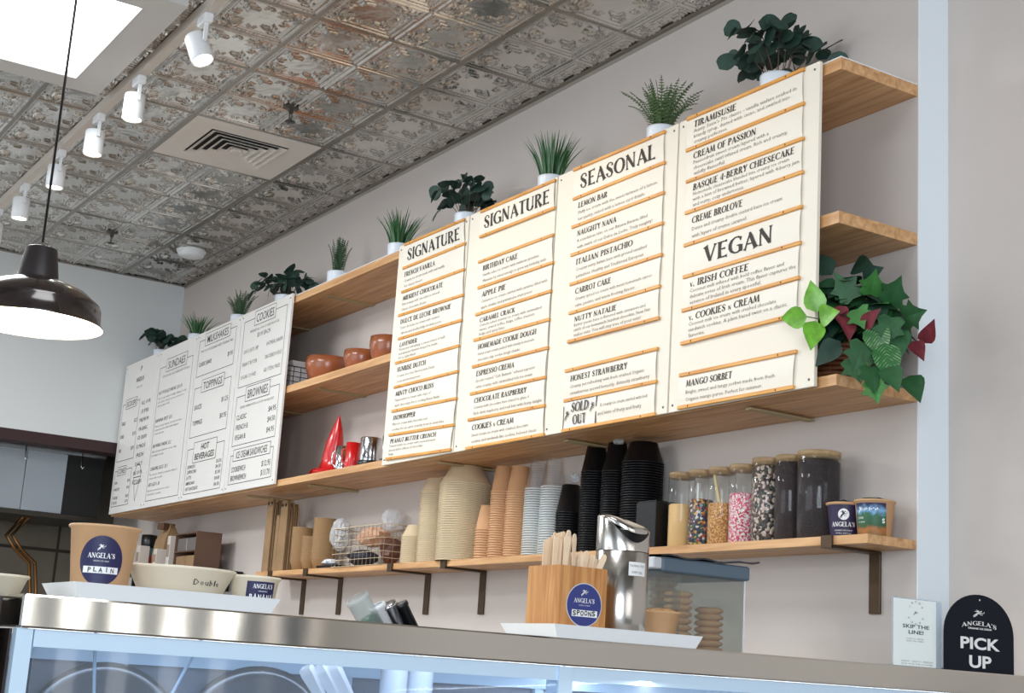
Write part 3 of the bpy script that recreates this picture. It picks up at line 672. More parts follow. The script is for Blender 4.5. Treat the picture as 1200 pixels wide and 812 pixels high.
# board 4
t, fn = newboard(3); K, Gy, Wh = MB(), MB(), MB()
frame2(K, fn, .045, .52, .575, .86, .003); titlebox(K, Wh, fw, .31, .855, .26, .075, 'COOKIES'); put(Gy, sans('WE BAKE ALL OUR COOKIES IN HOUSE'), fn, .31, .79, .013, .36, 'c'); put(K, sans('$3.95 EACH'), fn, .31, .755, .022, .16, 'c')
for z, a, c in ((.69, 'CHOCOLATE CHIP', 'OATMEAL RAISIN'), (.625, 'PEANUT BUTTER', 'SNICKERDOODLE'), (.56, 'SUGAR COOKIE', 'GLUTEN FREE')): put(Gy, sans(a), fn, .07, z, .02, .19); put(Gy, sans(c), fn, .555, z, .02, .20, 'r')
frame2(K, fn, .045, .225, .575, .475, .003); titlebox(K, Wh, fw, .31, .475, .30, .075, 'BROWNIES'); put(Gy, sans('SERVED WARM WITH A SCOOP ON REQUEST'), fn, .31, .41, .013, .42, 'c')
rows(K, fn, .07, .555, (.355, .305, .255), (('CLASSIC', '$4.95'), ('FRENCH B.', '$4.50'), ('VEGAN B.', '$4.95')), .026, .018)
frame2(K, fn, .045, .035, .575, .18, .003); titlebox(K, Wh, fw, .31, .178, .46, .06, 'ICE CREAM SANDWICHES')
rows(K, fn, .07, .555, (.095, .052), (('COOKIEWICH', '$12.95'), ('BROWNIEWICH', '$13.70')), .028, .018)
finish(t, K, Gy, Wh, M_board2)

# ============================================================ PLANTS ON THE TOP SHELF
ZS = 2.872
M_pot = mat('white_pot', (226, 232, 240), .35)
def pot_mesh(name, r, h):
    return MB().lathe([(r*.86, 0), (r*.9, .003), (r, h-.006), (r, h), (r-.005, h), (r-.009, h-.02), (0, h-.02)], 28).mesh(name, M_pot)
def leafmesh(name, L, W, m, fold=.25, droop=.15, shape='round', n=6):
    vs = []; fs = []
    for i in range(n+1):
        s = i/n
        if shape == 'round': wd = W*math.sqrt(max(0, 1-(2*s-1)**2))*(.85+.3*s)
        elif shape == 'heart': wd = W*math.sin(pi*min(1, s**.62))*(1 if s < .9 else .7)
        else: wd = W*math.sin(pi*s**.8)
        wd = max(wd, .0006); z = -droop*L*s*s
        vs += [(-wd, s*L, z+fold*wd), (0, s*L, z), (wd, s*L, z+fold*wd)]
    for i in range(n):
        a = 3*i; fs += [(a, a+1, a+4, a+3), (a+1, a+2, a+5, a+4)]
    return MB().add(vs, fs, True).mesh(name, m)
def leafmat(name, rgb, rgb2, rough=.4):
    m = mat(name, rgb, rough, noise=.25, scale=35); return m
M_euc = leafmat('dark_teal_leaf', (44, 70, 60), 0, .6); M_stem = mat('stem_brown', (84, 66, 50), .6); M_grass = leafmat('grass_green', (50, 98, 52), 0, .35); M_fern = leafmat('fern_green', (74, 100, 54), 0, .6)
M_fern2 = leafmat('dark_fern_green', (52, 84, 48), 0, .5); M_soil = mat('soil', (40, 32, 26), .9)
def orient(p, d, up=Vector((0, 0, 1)), roll=0):
    d = d.normalized(); x = d.cross(up)
    if x.length < .05: x = d.cross(Vector((1, 0, 0)))
    x.normalize(); z = x.cross(d); M = Matrix((x, d, z)).transposed().to_4x4(); M.translation = p
    return M @ Matrix.Rotation(roll, 4, 'Y')
def plant(kind, x, label, rad, hgt, n, seed, potr=.05, grp=None, y=-.17, side=(0, 0)):
    rnd = random.Random(seed)
    t = thing('potted_plant', label, 'plant', (x, y, ZS), 0, grp)
    ph = .102; link('pot', pot_mesh('pot', potr, ph), t); MB().lathe([(0, ph-.018), (potr-.009, ph-.018)], 16, cap=False).build('soil', M_soil, t)
    if kind == 'grass':
        for k in range(n):
            a = rnd.uniform(0, 2*pi); f = rnd.random()**.7; r0 = potr*.75*f; L = hgt*rnd.uniform(.75, 1.08); lean = rad*f*rnd.uniform(.6, 1.1)
            p0 = Vector((r0*math.cos(a), r0*math.sin(a), ph-.02)); dx = Vector((math.cos(a), math.sin(a), 0)); sd = Vector((-math.sin(a), math.cos(a), 0)); sd = (sd*math.cos(k)+dx*math.sin(k))
            vs = []; m = 6
            for i in range(m+1):
                s = i/m; p = p0+dx*lean*(s**1.7)+Vector((0, 0, (L+.02)*s*(1-.12*f*s))); wd = .0042*(1-s**2.2)*(.55+.45*min(1, s*4))+.0003
                vs += [p-sd*wd, p+dx*wd*.5, p+sd*wd]
            fs = []
            for i in range(m): a_ = 3*i; fs += [(a_, a_+1, a_+4, a_+3), (a_+1, a_+2, a_+5, a_+4)]
            MB().add(vs, fs, True).build('blade', M_grass, t)
    elif kind in ('fern', 'fern_up'):
        for k in range(n):
            a = 2*pi*k/n+rnd.uniform(-.25, .25); f = rnd.uniform(.15, 1); L = hgt*rnd.uniform(.75, 1.1)
            dx = Vector((math.cos(a), math.sin(a), 0)); lean = rad*f*(1.0 if kind == 'fern' else .6); sd = Vector((-math.sin(a), math.cos(a), 0))
            sd = sd if k % 2 else (sd*.6+dx*.5).normalized()
            pts = [dx*(potr*.5*f)+dx*lean*(s/9)**1.6+Vector((0, 0, ph-.02+(L+.02)*(s/9)*(1-.25*f*(s/9)**2))) for s in range(10)]
            b = MB().tube(pts, .0012, 4)
            for i in range(1, 17):
                s = i/17*9; j = min(int(s), 8); p = pts[j].lerp(pts[j+1], s-j); tdir = (pts[j+1]-pts[j]).normalized()
                ln = .023*math.sin(pi*min(1, (i/17)**.7*.94+.06))+.002
                for sg in (-1, 1):
                    tip = p+(sd*sg+tdir*.45).normalized()*ln+Vector((0, 0, -.003)); wv = tdir*.0026
                    b.add([p-wv*.5, p+wv*.5, tip*.45+p*.55+wv, tip, tip*.45+p*.55-wv*.8], [(0, 1, 2, 3, 4)], True)
            b.build('frond', M_fern if kind == 'fern' else M_fern2, t)
    else:
        lm = [leafmesh('leaf', L_, W_, M_euc, .12, .1, 'round') for L_, W_ in ((.066, .030), (.058, .029), (.048, .024))]
        k = 0
        for s_ in range(n):
            a = 2*pi*s_/n+rnd.uniform(-.4, .4); f = rnd.uniform(.2, 1.05); L = hgt*rnd.uniform(.5, 1.0)
            dx = Vector((math.cos(a), math.sin(a), 0)); ln = 1.0
            pts = [dx*(potr*.4)+dx*(rad-.02)*f*(s/7)**.9+Vector((0, 0, ph-.02+L*math.sin(pi*(.12+.5*(s/7)))*(s/7)**.5*.95-side[1]*(s/7)**2*f)) for s in range(8)]
            MB().tube(pts, .0014, 5).build('stem', M_stem, t)
            for i in (3, 4, 5, 6, 7):
                p = pts[i]; tdir = (pts[min(i+1, 7)]-pts[i-1]).normalized(); sg = 1 if i % 2 else -1
                dr = (tdir*.6+Vector((-math.sin(a), math.cos(a), 0))*sg*.8+Vector((0, 0, rnd.uniform(-.5, .4)))).normalized()
                if i == 7: dr = (tdir+Vector((0, 0, -.3))).normalized()
                o = link('leaf', lm[(k+i) % 3], t); o.matrix_local = orient(p, dr, Vector((rnd.uniform(-.6, .6), rnd.uniform(-1.0, -.2), rnd.uniform(.2, 1))), rnd.uniform(-.7, .7)); 
            k += 1
    return t
GP = 'artificial plants in white pots along the top shelf'
plant('leaf', 5.67, 'round-leaved dark green plant in white pot, largest, at the right end of the top shelf', .155, .215, 18, 4, .054, GP, side=(0, .05))
plant('fern', 5.11, 'light green fern in white pot above the gap between SEASONAL and vegan boards', .12, .17, 46, 5, .050, GP)
plant('grass', 4.455, 'upright grass tuft in white pot behind the seam left of the SEASONAL board', .085, .175, 75, 6, .050, GP)
plant('leaf', 3.85, 'round-leaved dark plant in white pot above the two SIGNATURE boards', .14, .20, 12, 17, .052, GP, side=(0, .08))
plant('grass', 3.27, 'spreading grass tuft in white pot at the left edge of the SIGNATURE board', .11, .155, 75, 8, .050, GP)
plant('fern_up', 2.66, 'narrow upright fern in white pot alone between the two board groups', .07, .19, 24, 9, .050, GP)
plant('leaf', 2.05, 'round-leaved dark plant in white pot above the COOKIES price board', .15, .19, 12, 10, .050, GP, side=(0, .08))
plant('fern_up', 1.457, 'bushy small fern in white pot above the MILKSHAKES price board', .11, .15, 26, 11, .050, GP)
plant('grass', .813, 'grass tuft in white pot above the SUNDAES price board', .105, .125, 70, 12, .050, GP)
plant('leaf', .217, 'round-leaved dark plant in white pot leftmost, in the back corner', .16, .16, 12, 13, .050, GP, side=(0, .05))
# ============================================================ THINGS ON THE LONG SHELVES
# wooden bowls (second shelf)
M_bowl = mat('bowl_wood', (150, 84, 50), .3, noise=.3, scale=9, coat=.3)
def bowl(x, y, z, r, h, label):
    t = thing('wooden_bowl', label, 'bowl', (x, y, z), 0, 'wooden bowls on the second shelf')
    MB().lathe([(r*.5, 0), (r*.55, .004), (r*.86, h*.35), (r, h*.72), (r*.97, h), (r*.92, h), (r*.95, h*.72), (r*.8, h*.36), (0, h*.12)], 36, cap=False).lathe([(0, 0), (r*.5, 0)], 24, cap=False).build('bowl_body', M_bowl, t)
bowl(2.60, -.15, 2.437, .105, .135, 'large brown wooden bowl, leftmost of three on the second shelf')
bowl(2.955, -.15, 2.437, .082, .115, 'middle, smaller brown wooden bowl on the second shelf')
bowl(3.215, -.15, 2.437, .085, .135, 'brown wooden bowl half hidden by the left edge of the SIGNATURE board')
# wire basket with a white box
M_wire = mat('wire_dark', (70, 70, 74), .4, .7)
def wire_basket(t, x0, x1, y0, y1, h, nx, ny, nz, m, r=.0016):
    for k in range(nz+1):
        z = h*k/nz
        MB().tube([(x0,y0,z),(x1,y0,z),(x1,y1,z),(x0,y1,z),(x0,y0,z)], r*(1.6 if k == nz else 1), 5).build('wire_ring', m, t)
    b = []
    for i in range(nx+1): x = x0+(x1-x0)*i/nx; MB().tube([(x,y0,h),(x,y0,.001),(x,y1,.001),(x,y1,h)], r, 5).build('wire', m, t)
    for i in range(1, ny): y = y0+(y1-y0)*i/ny; MB().tube([(x0,y,h),(x0,y,.001),(x1,y,.001),(x1,y,h)], r, 5).build('wire', m, t)
t = thing('wire_basket', 'small dark wire basket beside the large wooden bowl on the second shelf', 'basket', (2.25, -.15, 2.437))
wire_basket(t, -.13, .13, -.11, .11, .12, 8, 6, 5, M_wire)
t = thing('white_box', 'white folded carton standing in the small wire basket', 'box', (2.265, -.16, 2.4395))
MB().box((-.10, -.07, 0), (.10, .07, .12), bev=.004).build('carton', M_white, t)
MB().prism([(-.10, .12), (.10, .12), (.075, .155), (-.06, .155)], -.06, .06).build('folded_lid', M_white, t)
# red things on the third shelf
M_red = mat('red_plastic', (196, 12, 18), .3, coat=.4)
zt = 1.996
t = thing('red_cone_hat', 'tall pointed red felt hat with a curled brim on the third shelf', 'hat', (2.75, -.16, zt))
b = MB(); pr = []
for r, z, dx in ((.105, .0, 0), (.10, .015, 0), (.068, .04, 0), (.056, .08, .008), (.054, .12, .015), (.048, .17, .028), (.03, .225, .04), (.003, .285, .048)): pr.append((r, z, dx))
vs = []; n = 20
for r, z, dx in pr:
    for i in range(n): a = 2*pi*i/n; vs.append((dx+r*math.cos(a)*(1.15 if z < .03 else 1), r*.75*math.sin(a), z+(.012*math.sin(3*a) if z < .03 else 0)+(.013 if z < .03 else 0)))
fs = [(k*n+i, k*n+(i+1) % n, (k+1)*n+(i+1) % n, (k+1)*n+i) for k in range(len(pr)-1) for i in range(n)]; b.add(vs, fs, True)
b.add([v for v in vs[:n]], [tuple(reversed(range(n)))]); b.build('cone', M_red, t)
MB().tube([(-.09, -.03, .026), (-.15, -.02, .022), (-.20, .0, .026)], [.026, .022, .008], 8).build('curled_tip', M_red, t)
M_chr = mat('polished_chrome', (215, 215, 218), .12, 1)
def mug(x, m, label, r=.04, h=.115, y=-.23, mh=None, nm='mug'):
    t = thing(nm, label, 'mug', (x, y, zt))
    MB().lathe([(0, 0), (r*.92, 0), (r*.95, .004), (r, h), (r-.003, h), (r*.9, .006), (0, .006)], 26, cap=False).build('cup_body', m, t)
    MB().tube([(.0, -r*.95, h*.8), (.004, -r-.014, h*.72), (.004, -r-.014, h*.35), (.0, -r*.93, h*.2)], .0035, 7, Rz(-.7)).build('handle', mh or m, t)
mug(3.015, M_chr, 'polished metal mug between the red hat and the red mug', .030, .112)
mug(3.115, M_red, 'glossy red mug beside the metal canister', .031, .118)
t = thing('metal_canister', 'polished metal canister on a black base next to the red mug', 'canister', (3.225, -.2, zt))
MB().lathe([(0, 0), (.052, 0), (.054, .03), (.045, .034)], 30).build('base', M_black, t)
MB().lathe([(.045, .032), (.047, .128), (.043, .132), (.0, .134)], 30, cap=False).build('body', M_chr, t)
t = thing('metal_canister', 'second polished canister just behind the left edge of the SIGNATURE board', 'canister', (3.36, -.17, zt))
MB().lathe([(0, 0), (.05, 0), (.052, .03), (.04, .034)], 30).build('base', M_black, t)
MB().lathe([(.040, .032), (.042, .128), (.038, .132), (.0, .134)], 30, cap=False).build('body', mat('dull_steel', (160, 158, 156), .3, .9), t)

# ============================================================ NARROW SHELF
zs = 1.597; ys = -.092
def cup_mesh(name, r0, r1, h, m, rim=.0035, n=28, open_up=False):
    "an upside-down cup: wide rim at the bottom (flip with open_up)"
    pr = [(r1+rim*.5, 0), (r1+rim, rim*.6), (r1+rim*.6, rim*1.4), (r1, rim*1.6), (r0, h-.001), (r0-.003, h), (0, h)]
    if open_up:
        pr = [(0, 0), (r0-.003, 0), (r0, .001), (r1, h-rim*1.6), (r1+rim*.6, h-rim*1.4), (r1+rim, h-rim*.6), (r1+rim*.3, h), (r1-.001, h-rim*.5), (r0-.0015, .003), (0, .003)]
    return MB().lathe(pr, n, cap=False).mesh(name, m)
def stack(name, label, cat, grp, x, y, z, me, n, pitch, jit=.0003):
    rnd = random.Random(int(x*1000))
    for k in range(n):
        o = link(name, me, None, (x+rnd.uniform(-jit, jit), y+rnd.uniform(-jit, jit), z+k*pitch), (0, 0, 0))
        tag(o, label if k < n-1 else 'topmost '+label, cat, grp)
M_kraft = mat('kraft_cup', (206, 158, 116), .6); M_pulp = mat('pulp_bowl', (214, 194, 160), .75, noise=.06, scale=18)
top3 = 1.96
c1m = cup_mesh('paper_cup', .028, .042, .095, M_kraft); stack('paper_cup', 'brown paper cup in the short stack beside the pale pulp bowls', 'cup', 'short stack of brown cups', 4.035, ys, zs, c1m, 13, .0093)
c2m = cup_mesh('paper_cup', .031, .044, .10, M_kraft)
stack('paper_cup', 'brown paper cup in the tall stack left of the other tall one', 'cup', 'left tall stack of brown cups', 4.135, ys, zs, c2m, 29, .0088)
stack('paper_cup', 'brown paper cup in the tall stack next to the clear cups', 'cup', 'right tall stack of brown cups', 4.245, ys, zs, c2m, 28, .0088)
b1 = cup_mesh('pulp_bowl', .060, .098, .075, M_pulp, .003, 32); b2 = cup_mesh('pulp_bowl', .042, .062, .06, M_pulp, .003, 28); b3 = cup_mesh('pulp_bowl', .03, .05, .05, M_pulp, .003, 28)
stack('pulp_bowl', 'pale pulp bowl in the widest stack', 'bowl', 'widest stack of pale bowls', 3.87, -.10, zs, b1, 46, .0065)
stack('pulp_bowl', 'pale pulp bowl in the narrower tall stack left of the widest one', 'bowl', 'narrower stack of pale bowls', 3.63, ys, zs, b2, 46, .0062)
stack('pulp_bowl', 'pale pulp bowl in the low stack beside the wire basket of bags', 'bowl', 'low stack of pale bowls', 3.47, ys, zs, b3, 19, .0062)
M_clear = glassmat('clear_cup', (255, 255, 255), .03, .06)
cc = cup_mesh('clear_cup', .028, .042, .105, M_clear, .0035, 20); cc.materials.append(glassmat('cup_rim', (240, 246, 246), .55, .1))
for p_ in cc.polygons:
    if p_.index < 60: p_.material_index = 1
stack('clear_cup', 'clear plastic cup in the left of the two clear stacks', 'cup', 'left stack of clear cups', 4.365, ys, zs, cc, 29, .0086)
stack('clear_cup', 'clear plastic cup in the right of the two clear stacks', 'cup', 'right stack of clear cups', 4.47, ys, zs, cc, 29, .0086)
M_blk = mat('gloss_black', (12, 12, 15), .42, spec=.35)
bk = cup_mesh('black_cup', .030, .0475, .10, M_blk, .0022, 22)
bkb = cup_mesh('black_bowl', .045, .067, .07, M_blk, .0022, 26)
stack('black_cup', 'black plastic cup in the shorter stack right of the clear cups', 'cup', 'short stack of black cups', 4.58, ys, zs, bk, 18, .0085)
stack('black_cup', 'black plastic cup in the first tall black stack', 'cup', 'first tall stack of black cups', 4.72, ys, zs, bk, 34, .0083)
stack('black_cup', 'black plastic cup in the second tall black stack', 'cup', 'second tall stack of black cups', 4.84, ys, zs, bk, 33, .0083)
stack('black_bowl', 'black plastic bowl in the broad rightmost black stack', 'bowl', 'broad stack of black bowls', 4.985, ys, zs, bkb, 35, .0083)
for x_, yy_, zz_, lb_ in ((4.60, -.09, .282, 'clear film bag end twisted on top of the short black stack'), (4.885, -.12, .355, 'clear film bag end on top of the second tall black stack')):
    b = MB(); rnd = random.Random(3); vs = []
    for i in range(5):
        for j in range(7): a = 2*pi*j/7; r = (.02, .026, .016, .022, .008)[i]*rnd.uniform(.7, 1.2); vs.append((r*math.cos(a), r*math.sin(a)*.7, i*.008))
    b.add(vs, [(i*7+j, i*7+(j+1) % 7, (i+1)*7+(j+1) % 7, (i+1)*7+j) for i in range(4) for j in range(7)])
    tag(b.build('film_scrap', glassmat('film', (235, 238, 240), .3, .1)), lb_, 'film').location = (x_, yy_, zs+zz_-(.03 if x_ < 4.7 else 0))
t = thing('black_box', 'small black carton standing right of the black stacks', 'box', (5.10, -.10, zs)); MB().box((-.05, -.06, 0), (.05, .06, .145), bev=.002).build('carton', M_blk, t)
MB().box((-.045, -.055, .145), (.045, .055, .149)).build('lid_flap', M_blk, t)

# topping jars with bamboo lids
M_jar = glassmat('jar_glass', (250, 252, 252), .012, .02); M_lid = woodmat('bamboo_lid', (160, 130, 92), (190, 160, 120), 6)
def dots(name, cols_, scale):
    m = bpy.data.materials.new(name); m.use_nodes = True; nt = m.node_tree; b = nt.nodes['Principled BSDF']; b.inputs['Roughness'].default_value = .35
    tc = nt.nodes.new('ShaderNodeTexCoord'); v = nt.nodes.new('ShaderNodeTexVoronoi'); v.inputs['Scale'].default_value = scale; nt.links.new(tc.outputs['Object'], v.inputs['Vector'])
    sp = nt.nodes.new('ShaderNodeSeparateColor'); nt.links.new(v.outputs['Color'], sp.inputs[0])
    r = nt.nodes.new('ShaderNodeValToRGB'); r.color_ramp.interpolation = 'CONSTANT'; nt.links.new(sp.outputs[0], r.inputs[0])
    while len(r.color_ramp.elements) < len(cols_): r.color_ramp.elements.new(.5)
    for i, c in enumerate(cols_): r.color_ramp.elements[i].position = i/len(cols_); r.color_ramp.elements[i].color = srgb(*c)
    nt.links.new(r.outputs[0], b.inputs['Base Color'])
    bp = nt.nodes.new('ShaderNodeBump'); bp.inputs['Strength'].default_value = .8; bp.inputs['Distance'].default_value = .004; bp.invert = True
    nt.links.new(v.outputs['Distance'], bp.inputs['Height']); nt.links.new(bp.outputs[0], b.inputs['Normal']); return m
jars = [
 (5.195, .042, .235, .62, 'pale peanut powder', mat('peanut_powder', (216, 176, 120), .9), 'glass topping jar of pale powder, leftmost of the seven jars'),
 (5.290, .040, .235, .66, 'sweets', dots('candy_mix', [(28,48,96),(170,60,34),(30,90,60),(200,150,50),(30,24,22),(36,30,30),(60,34,70),(206,200,190)], 140), 'glass topping jar of multicoloured sweets'),
 (5.385, .042, .235, .58, 'nuts', dots('chopped_nuts', [(214,160,90),(190,130,66),(228,184,120),(168,104,50)], 280), 'glass topping jar of chopped nuts with a wooden scoop inside'),
 (5.483, .044, .235, .68, 'sprinkles', dots('sprinkles', [(226,80,110),(246,236,236),(190,30,50),(240,150,170),(230,220,215)], 260), 'glass topping jar of pink and white sprinkles'),
 (5.585, .046, .245, .96, 'cookie chunks', dots('cookie_chunks', [(44,32,28),(190,170,150),(34,26,24),(96,74,60),(60,62,56),(210,184,176)], 125), 'glass topping jar of dark and white cookie chunks'),
 (5.680, .043, .245, .97, 'chocolate', mat('choc_bits', (38, 18, 18), .8, noise=.4, scale=120, bump=.5, bscale=200), 'narrower glass jar full of dark chocolate bits'),
 (5.795, .060, .245, .95, 'cocoa', mat('cocoa_bits', (30, 14, 18), .8, noise=.4, scale=140, bump=.5, bscale=220), 'widest glass jar full of dark chocolate crumbs, rightmost jar'),
]
for x, r, h, fill, nm, m, lb in jars:
    t = thing('topping_jar', lb, 'jar', (x, -.095, zs), 0, 'topping jars on the narrow shelf')
    hh = h-.014
    MB().lathe([(0, 0), (r-.003, 0), (r, .004), (r, hh-.004), (r-.002, hh)], 32, cap=False).build('glass_body', M_jar, t)
    MB().lathe([(0, .004), (r-.004, .004), (r-.003, .008), (r-.003, hh*fill-.004), (r-.007, hh*fill), (0, hh*fill+.003)], 28, cap=False).build('filling', m, t)
    MB().lathe([(0, hh-.004), (r-.003, hh-.004), (r-.003, hh), (r-.001, hh), (r, hh+.012), (r-.002, hh+.014), (0, hh+.014)], 32, cap=False).build('bamboo_lid', M_lid, t)
    if nm == 'nuts': MB().box((-.005, -.003, -.02), (.005, .003, .07), T(.0, -.012, hh*fill+.02) @ Ry(-.3)).build('scoop_handle', mat('scoop_wood', (206, 186, 140), .6), t)
    if nm == 'sweets': MB().box((-.004, -.003, -.02), (.004, .003, .03), T(.0, -.012, hh*fill+.02)).build('scoop_handle', mat('scoop_white', (220, 220, 214), .5), t)

# labelled cups
M_navy = mat('navy_label', (32, 30, 78), .5); M_navy2 = mat('indigo_wrap', (38, 30, 66), .5); M_wh = mat('white_print', (240, 240, 240), .6); M_kcup = mat('kraft_tub', (206, 164, 122), .55, noise=.04, scale=30); M_paper = mat('pale_tub', (232, 220, 198), .55)
def cone_map(r0, r1, h, az, zc, off=.0006):
    "wrap flat coordinates round a tapering cup"
    def fn(u, v):
        z = zc+v; r = r0+(r1-r0)*(z-.001)/(h-.007)+off; a = az+u/r; return Vector((r*math.cos(a), r*math.sin(a), z))
    return fn
def tub(t, r0, r1, h, m, n=72):
    MB().lathe([(0, 0), (r0-.003, 0), (r0, .001), (r1, h-.006), (r1+.003, h-.005), (r1+.0045, h-.0025), (r1+.003, h), (r1, h-.001), (r0-.0015, .004), (0, .004)], n, cap=False).build('tub_body', m, t)
def disc(mb, fn, rx, rz, n=36):
    vs = [fn(0, 0)]; fs = []
    for q_ in (1/6, 1/3, .5, 2/3, 5/6, 1):
        for i in range(n): a = 2*pi*i/n; vs.append(fn(rx*q_*math.cos(a), rz*q_*math.sin(a)))
    for i in range(n):
        j = (i+1) % n; fs += [(0, 1+i, 1+j)]+[(1+k*n+i, 1+k*n+n+i, 1+k*n+n+j, 1+k*n+j) for k in range(5)]
    mb.add(vs, fs)
def patch(mb, fn, u0, v0, u1, v1, n=14, k=5):
    vs = [fn(u0+(u1-u0)*i/n, v0+(v1-v0)*j/k) for j in range(k+1) for i in range(n+1)]
    mb.add(vs, [(j*(n+1)+i, j*(n+1)+i+1, (j+1)*(n+1)+i+1, (j+1)*(n+1)+i) for j in range(k) for i in range(n)])
def toward(x, y): return math.atan2(CAM.y-y, CAM.x-x)
t = thing('ice_cream_tub', 'indigo wrapped paper tub with white emblem at the right end of the narrow shelf', 'cup', (5.90, -.10, zs)); az = toward(5.90, -.10)
tub(t, .036, .046, .095, M_kcup); r0, r1, h = .036, .046, .095
b = MB(); patch(b, cone_map(r0, r1, h, az-.1, .0), -.07, .001, .07, .088, 24); b.build('label', M_navy2, t)
b = MB(); f = cone_map(r0, r1, h, az-.08, 0, .0010); disc(b, cone_map(r0, r1, h, az-.06, .062, .0010), .015, .015)
put(b, serif("ANGELA'S"), f, 0, .030, .012, .066, 'c'); put(b, sans('ORGANIC ICE CREAM'), f, 0, .018, .004, .050, 'c'); put(b, sans('SMALL BATCH'), f, 0, .011, .003, .042, 'c'); b.build('lettering', M_wh, t)
b = MB(); put(b, emblem(), cone_map(r0, r1, h, az-.06, .049, .0014), -.011, 0, .024, .022); b.build('emblem', M_navy2, t)
# crumpled bag tops in the tubs
def crumple(name, r, h, m, parent, z, seed=1):
    rnd = random.Random(seed); vs = []; n = 11
    for i, (q_, zz) in enumerate(((1, 0), (1.02, .35), (.8, .75), (.4, .9), (.05, 1))):
        for j in range(n): a = 2*pi*j/n; rr = r*q_*rnd.uniform(.8, 1.1); vs.append((rr*math.cos(a), rr*math.sin(a), z+h*zz*rnd.uniform(.6, 1.2)))
    MB().add(vs, [(i*n+j, i*n+(j+1) % n, (i+1)*n+(j+1) % n, (i+1)*n+j) for i in range(4) for j in range(n)]).build(name, m, parent)
crumple('bag_top', .038, .018, mat('dark_foil', (50, 48, 44), .3, .4, noise=.6, scale=40), t, .086, 2)
t = thing('ice_cream_tub', 'kraft paper tub with a green landscape picture label, rightmost on the narrow shelf', 'cup', (5.995, -.085, zs)); az = toward(5.995, -.085)
tub(t, .043, .051, .098, M_kcup); r0, r1, h = .043, .051, .098
m = bpy.data.materials.new('landscape_print'); m.use_nodes = True; nt = m.node_tree; bs = nt.nodes['Principled BSDF']
tc = nt.nodes.new('ShaderNodeTexCoord'); sx = nt.nodes.new('ShaderNodeSeparateXYZ'); nt.links.new(tc.outputs['Object'], sx.inputs[0])
nz = nt.nodes.new('ShaderNodeTexNoise'); nz.inputs['Scale'].default_value = 70; nt.links.new(tc.outputs['Object'], nz.inputs[0])
ma = nt.nodes.new('ShaderNodeMath'); ma.operation = 'MULTIPLY_ADD'; ma.inputs[1].default_value = .03; nt.links.new(nz.outputs[0], ma.inputs[0]); nt.links.new(sx.outputs[2], ma.inputs[2])
mr = nt.nodes.new('ShaderNodeMapRange'); mr.inputs['From Min'].default_value = .015; mr.inputs['From Max'].default_value = .105; nt.links.new(ma.outputs[0], mr.inputs[0])
rp = nt.nodes.new('ShaderNodeValToRGB'); rp.color_ramp.interpolation = 'LINEAR'; nt.links.new(mr.outputs[0], rp.inputs[0]); e = rp.color_ramp.elements
while len(e) < 6: e.new(.5)
for i, (p_, c_) in enumerate(((0, (60, 84, 48)), (.2, (170, 104, 44)), (.32, (40, 84, 50)), (.62, (46, 100, 70)), (.75, (120, 170, 214)), (.92, (30, 30, 74)))): e[i].position = p_; e[i].color = srgb(*c_)
nt.links.new(rp.outputs[0], bs.inputs['Base Color'])
b = MB(); patch(b, cone_map(r0, r1, h, az-.35, 0), -.045, .003, .048, .088, 20); b.build('label', m, t)
b = MB(); f = cone_map(r0, r1, h, az-.35, 0, .001); put(b, emblem(), f, -.032, .060, .018, .018); put(b, sans('DENVER'), f, -.034, .046, .006, .02); put(b, sans('S', .04), f, .036, .036, .012); put(b, sans('ICE CREAM'), f, -.034, .036, .004, .024)
for q_ in range(8): rect(b, f, -.012+q_*.005, .068+.002*(q_ % 3), -.009+q_*.005, .073+.002*(q_ % 2))
b.build('lettering', M_wh, t)
crumple('bag_top', .045, .016, mat('green_foil', (46, 78, 44), .3, .3, noise=.7, scale=40), t, .090, 5)

# left end of the narrow shelf: carrier bags, sleeves, basket of bags
M_kr2 = mat('kraft_bag', (150, 120, 86), .8, noise=.12, scale=14); M_kr3 = mat('kraft_light', (176, 142, 102), .8, noise=.1, scale=20); M_hole = mat('hole_dark', (30, 24, 20), .9)
def sleeve(x, w_, h, label, y=-.1, lean=.0, seed=0, holes=True, ns=6):
    t = thing('cup_carrier', label, 'cup carrier', (x, y, zs), 0, 'folded kraft cup carriers')
    rnd = random.Random(seed)
    for k in range(ns):
        hh = h*rnd.uniform(.9, 1) if k else h; d = .011*k; wv = w_*rnd.uniform(.85, 1)
        pr = [(-wv/2, 0), (wv/2, 0), (wv/2*.95, hh*.9), (wv/2*.6, hh), (-wv/2*.6, hh), (-wv/2*.95, hh*.9)]
        MB().prism(pr, d-.033, d-.033+.006, Ry(lean)).build('carrier_sheet', M_kr2, t)
    if holes:
        for sx in (-.22, .22): MB().lathe([(0, 0), (w_*.09, 0), (w_*.09, .001), (0, .001)], 12, Ry(lean) @ T(sx*w_, -.0345, h*.93) @ Rx(pi/2)).build('grip_hole', M_hole, t)
sleeve(2.115, .085, .355, 'tallest kraft cup carrier, leftmost on the narrow shelf', seed=1, y=-.13)
sleeve(2.275, .085, .335, 'second tall kraft cup carrier with two round holes', seed=2, y=-.125)
sleeve(2.20, .045, .27, 'narrow kraft sleeve between the two tall carriers', seed=3, holes=False, y=-.12, ns=3)
def tray_stack(x, n, label, r=.05, pitch=.0095, y=-.1):
    me = MB().lathe([(0, 0), (r*.7, 0), (r, .05), (r+.0022, .052), (r-.0008, .052), (r*.7-.001, .002), (0, .003)], 14, cap=False).mesh('paper_boat', M_kr3)
    for k in range(n): tag(link('paper_boat', me, None, (x, y, zs+k*pitch), (0, 0, 0)), label, 'paper boat', 'nested boats at x %.1f' % x if 0 else label.replace('kraft paper boat', 'boats'))
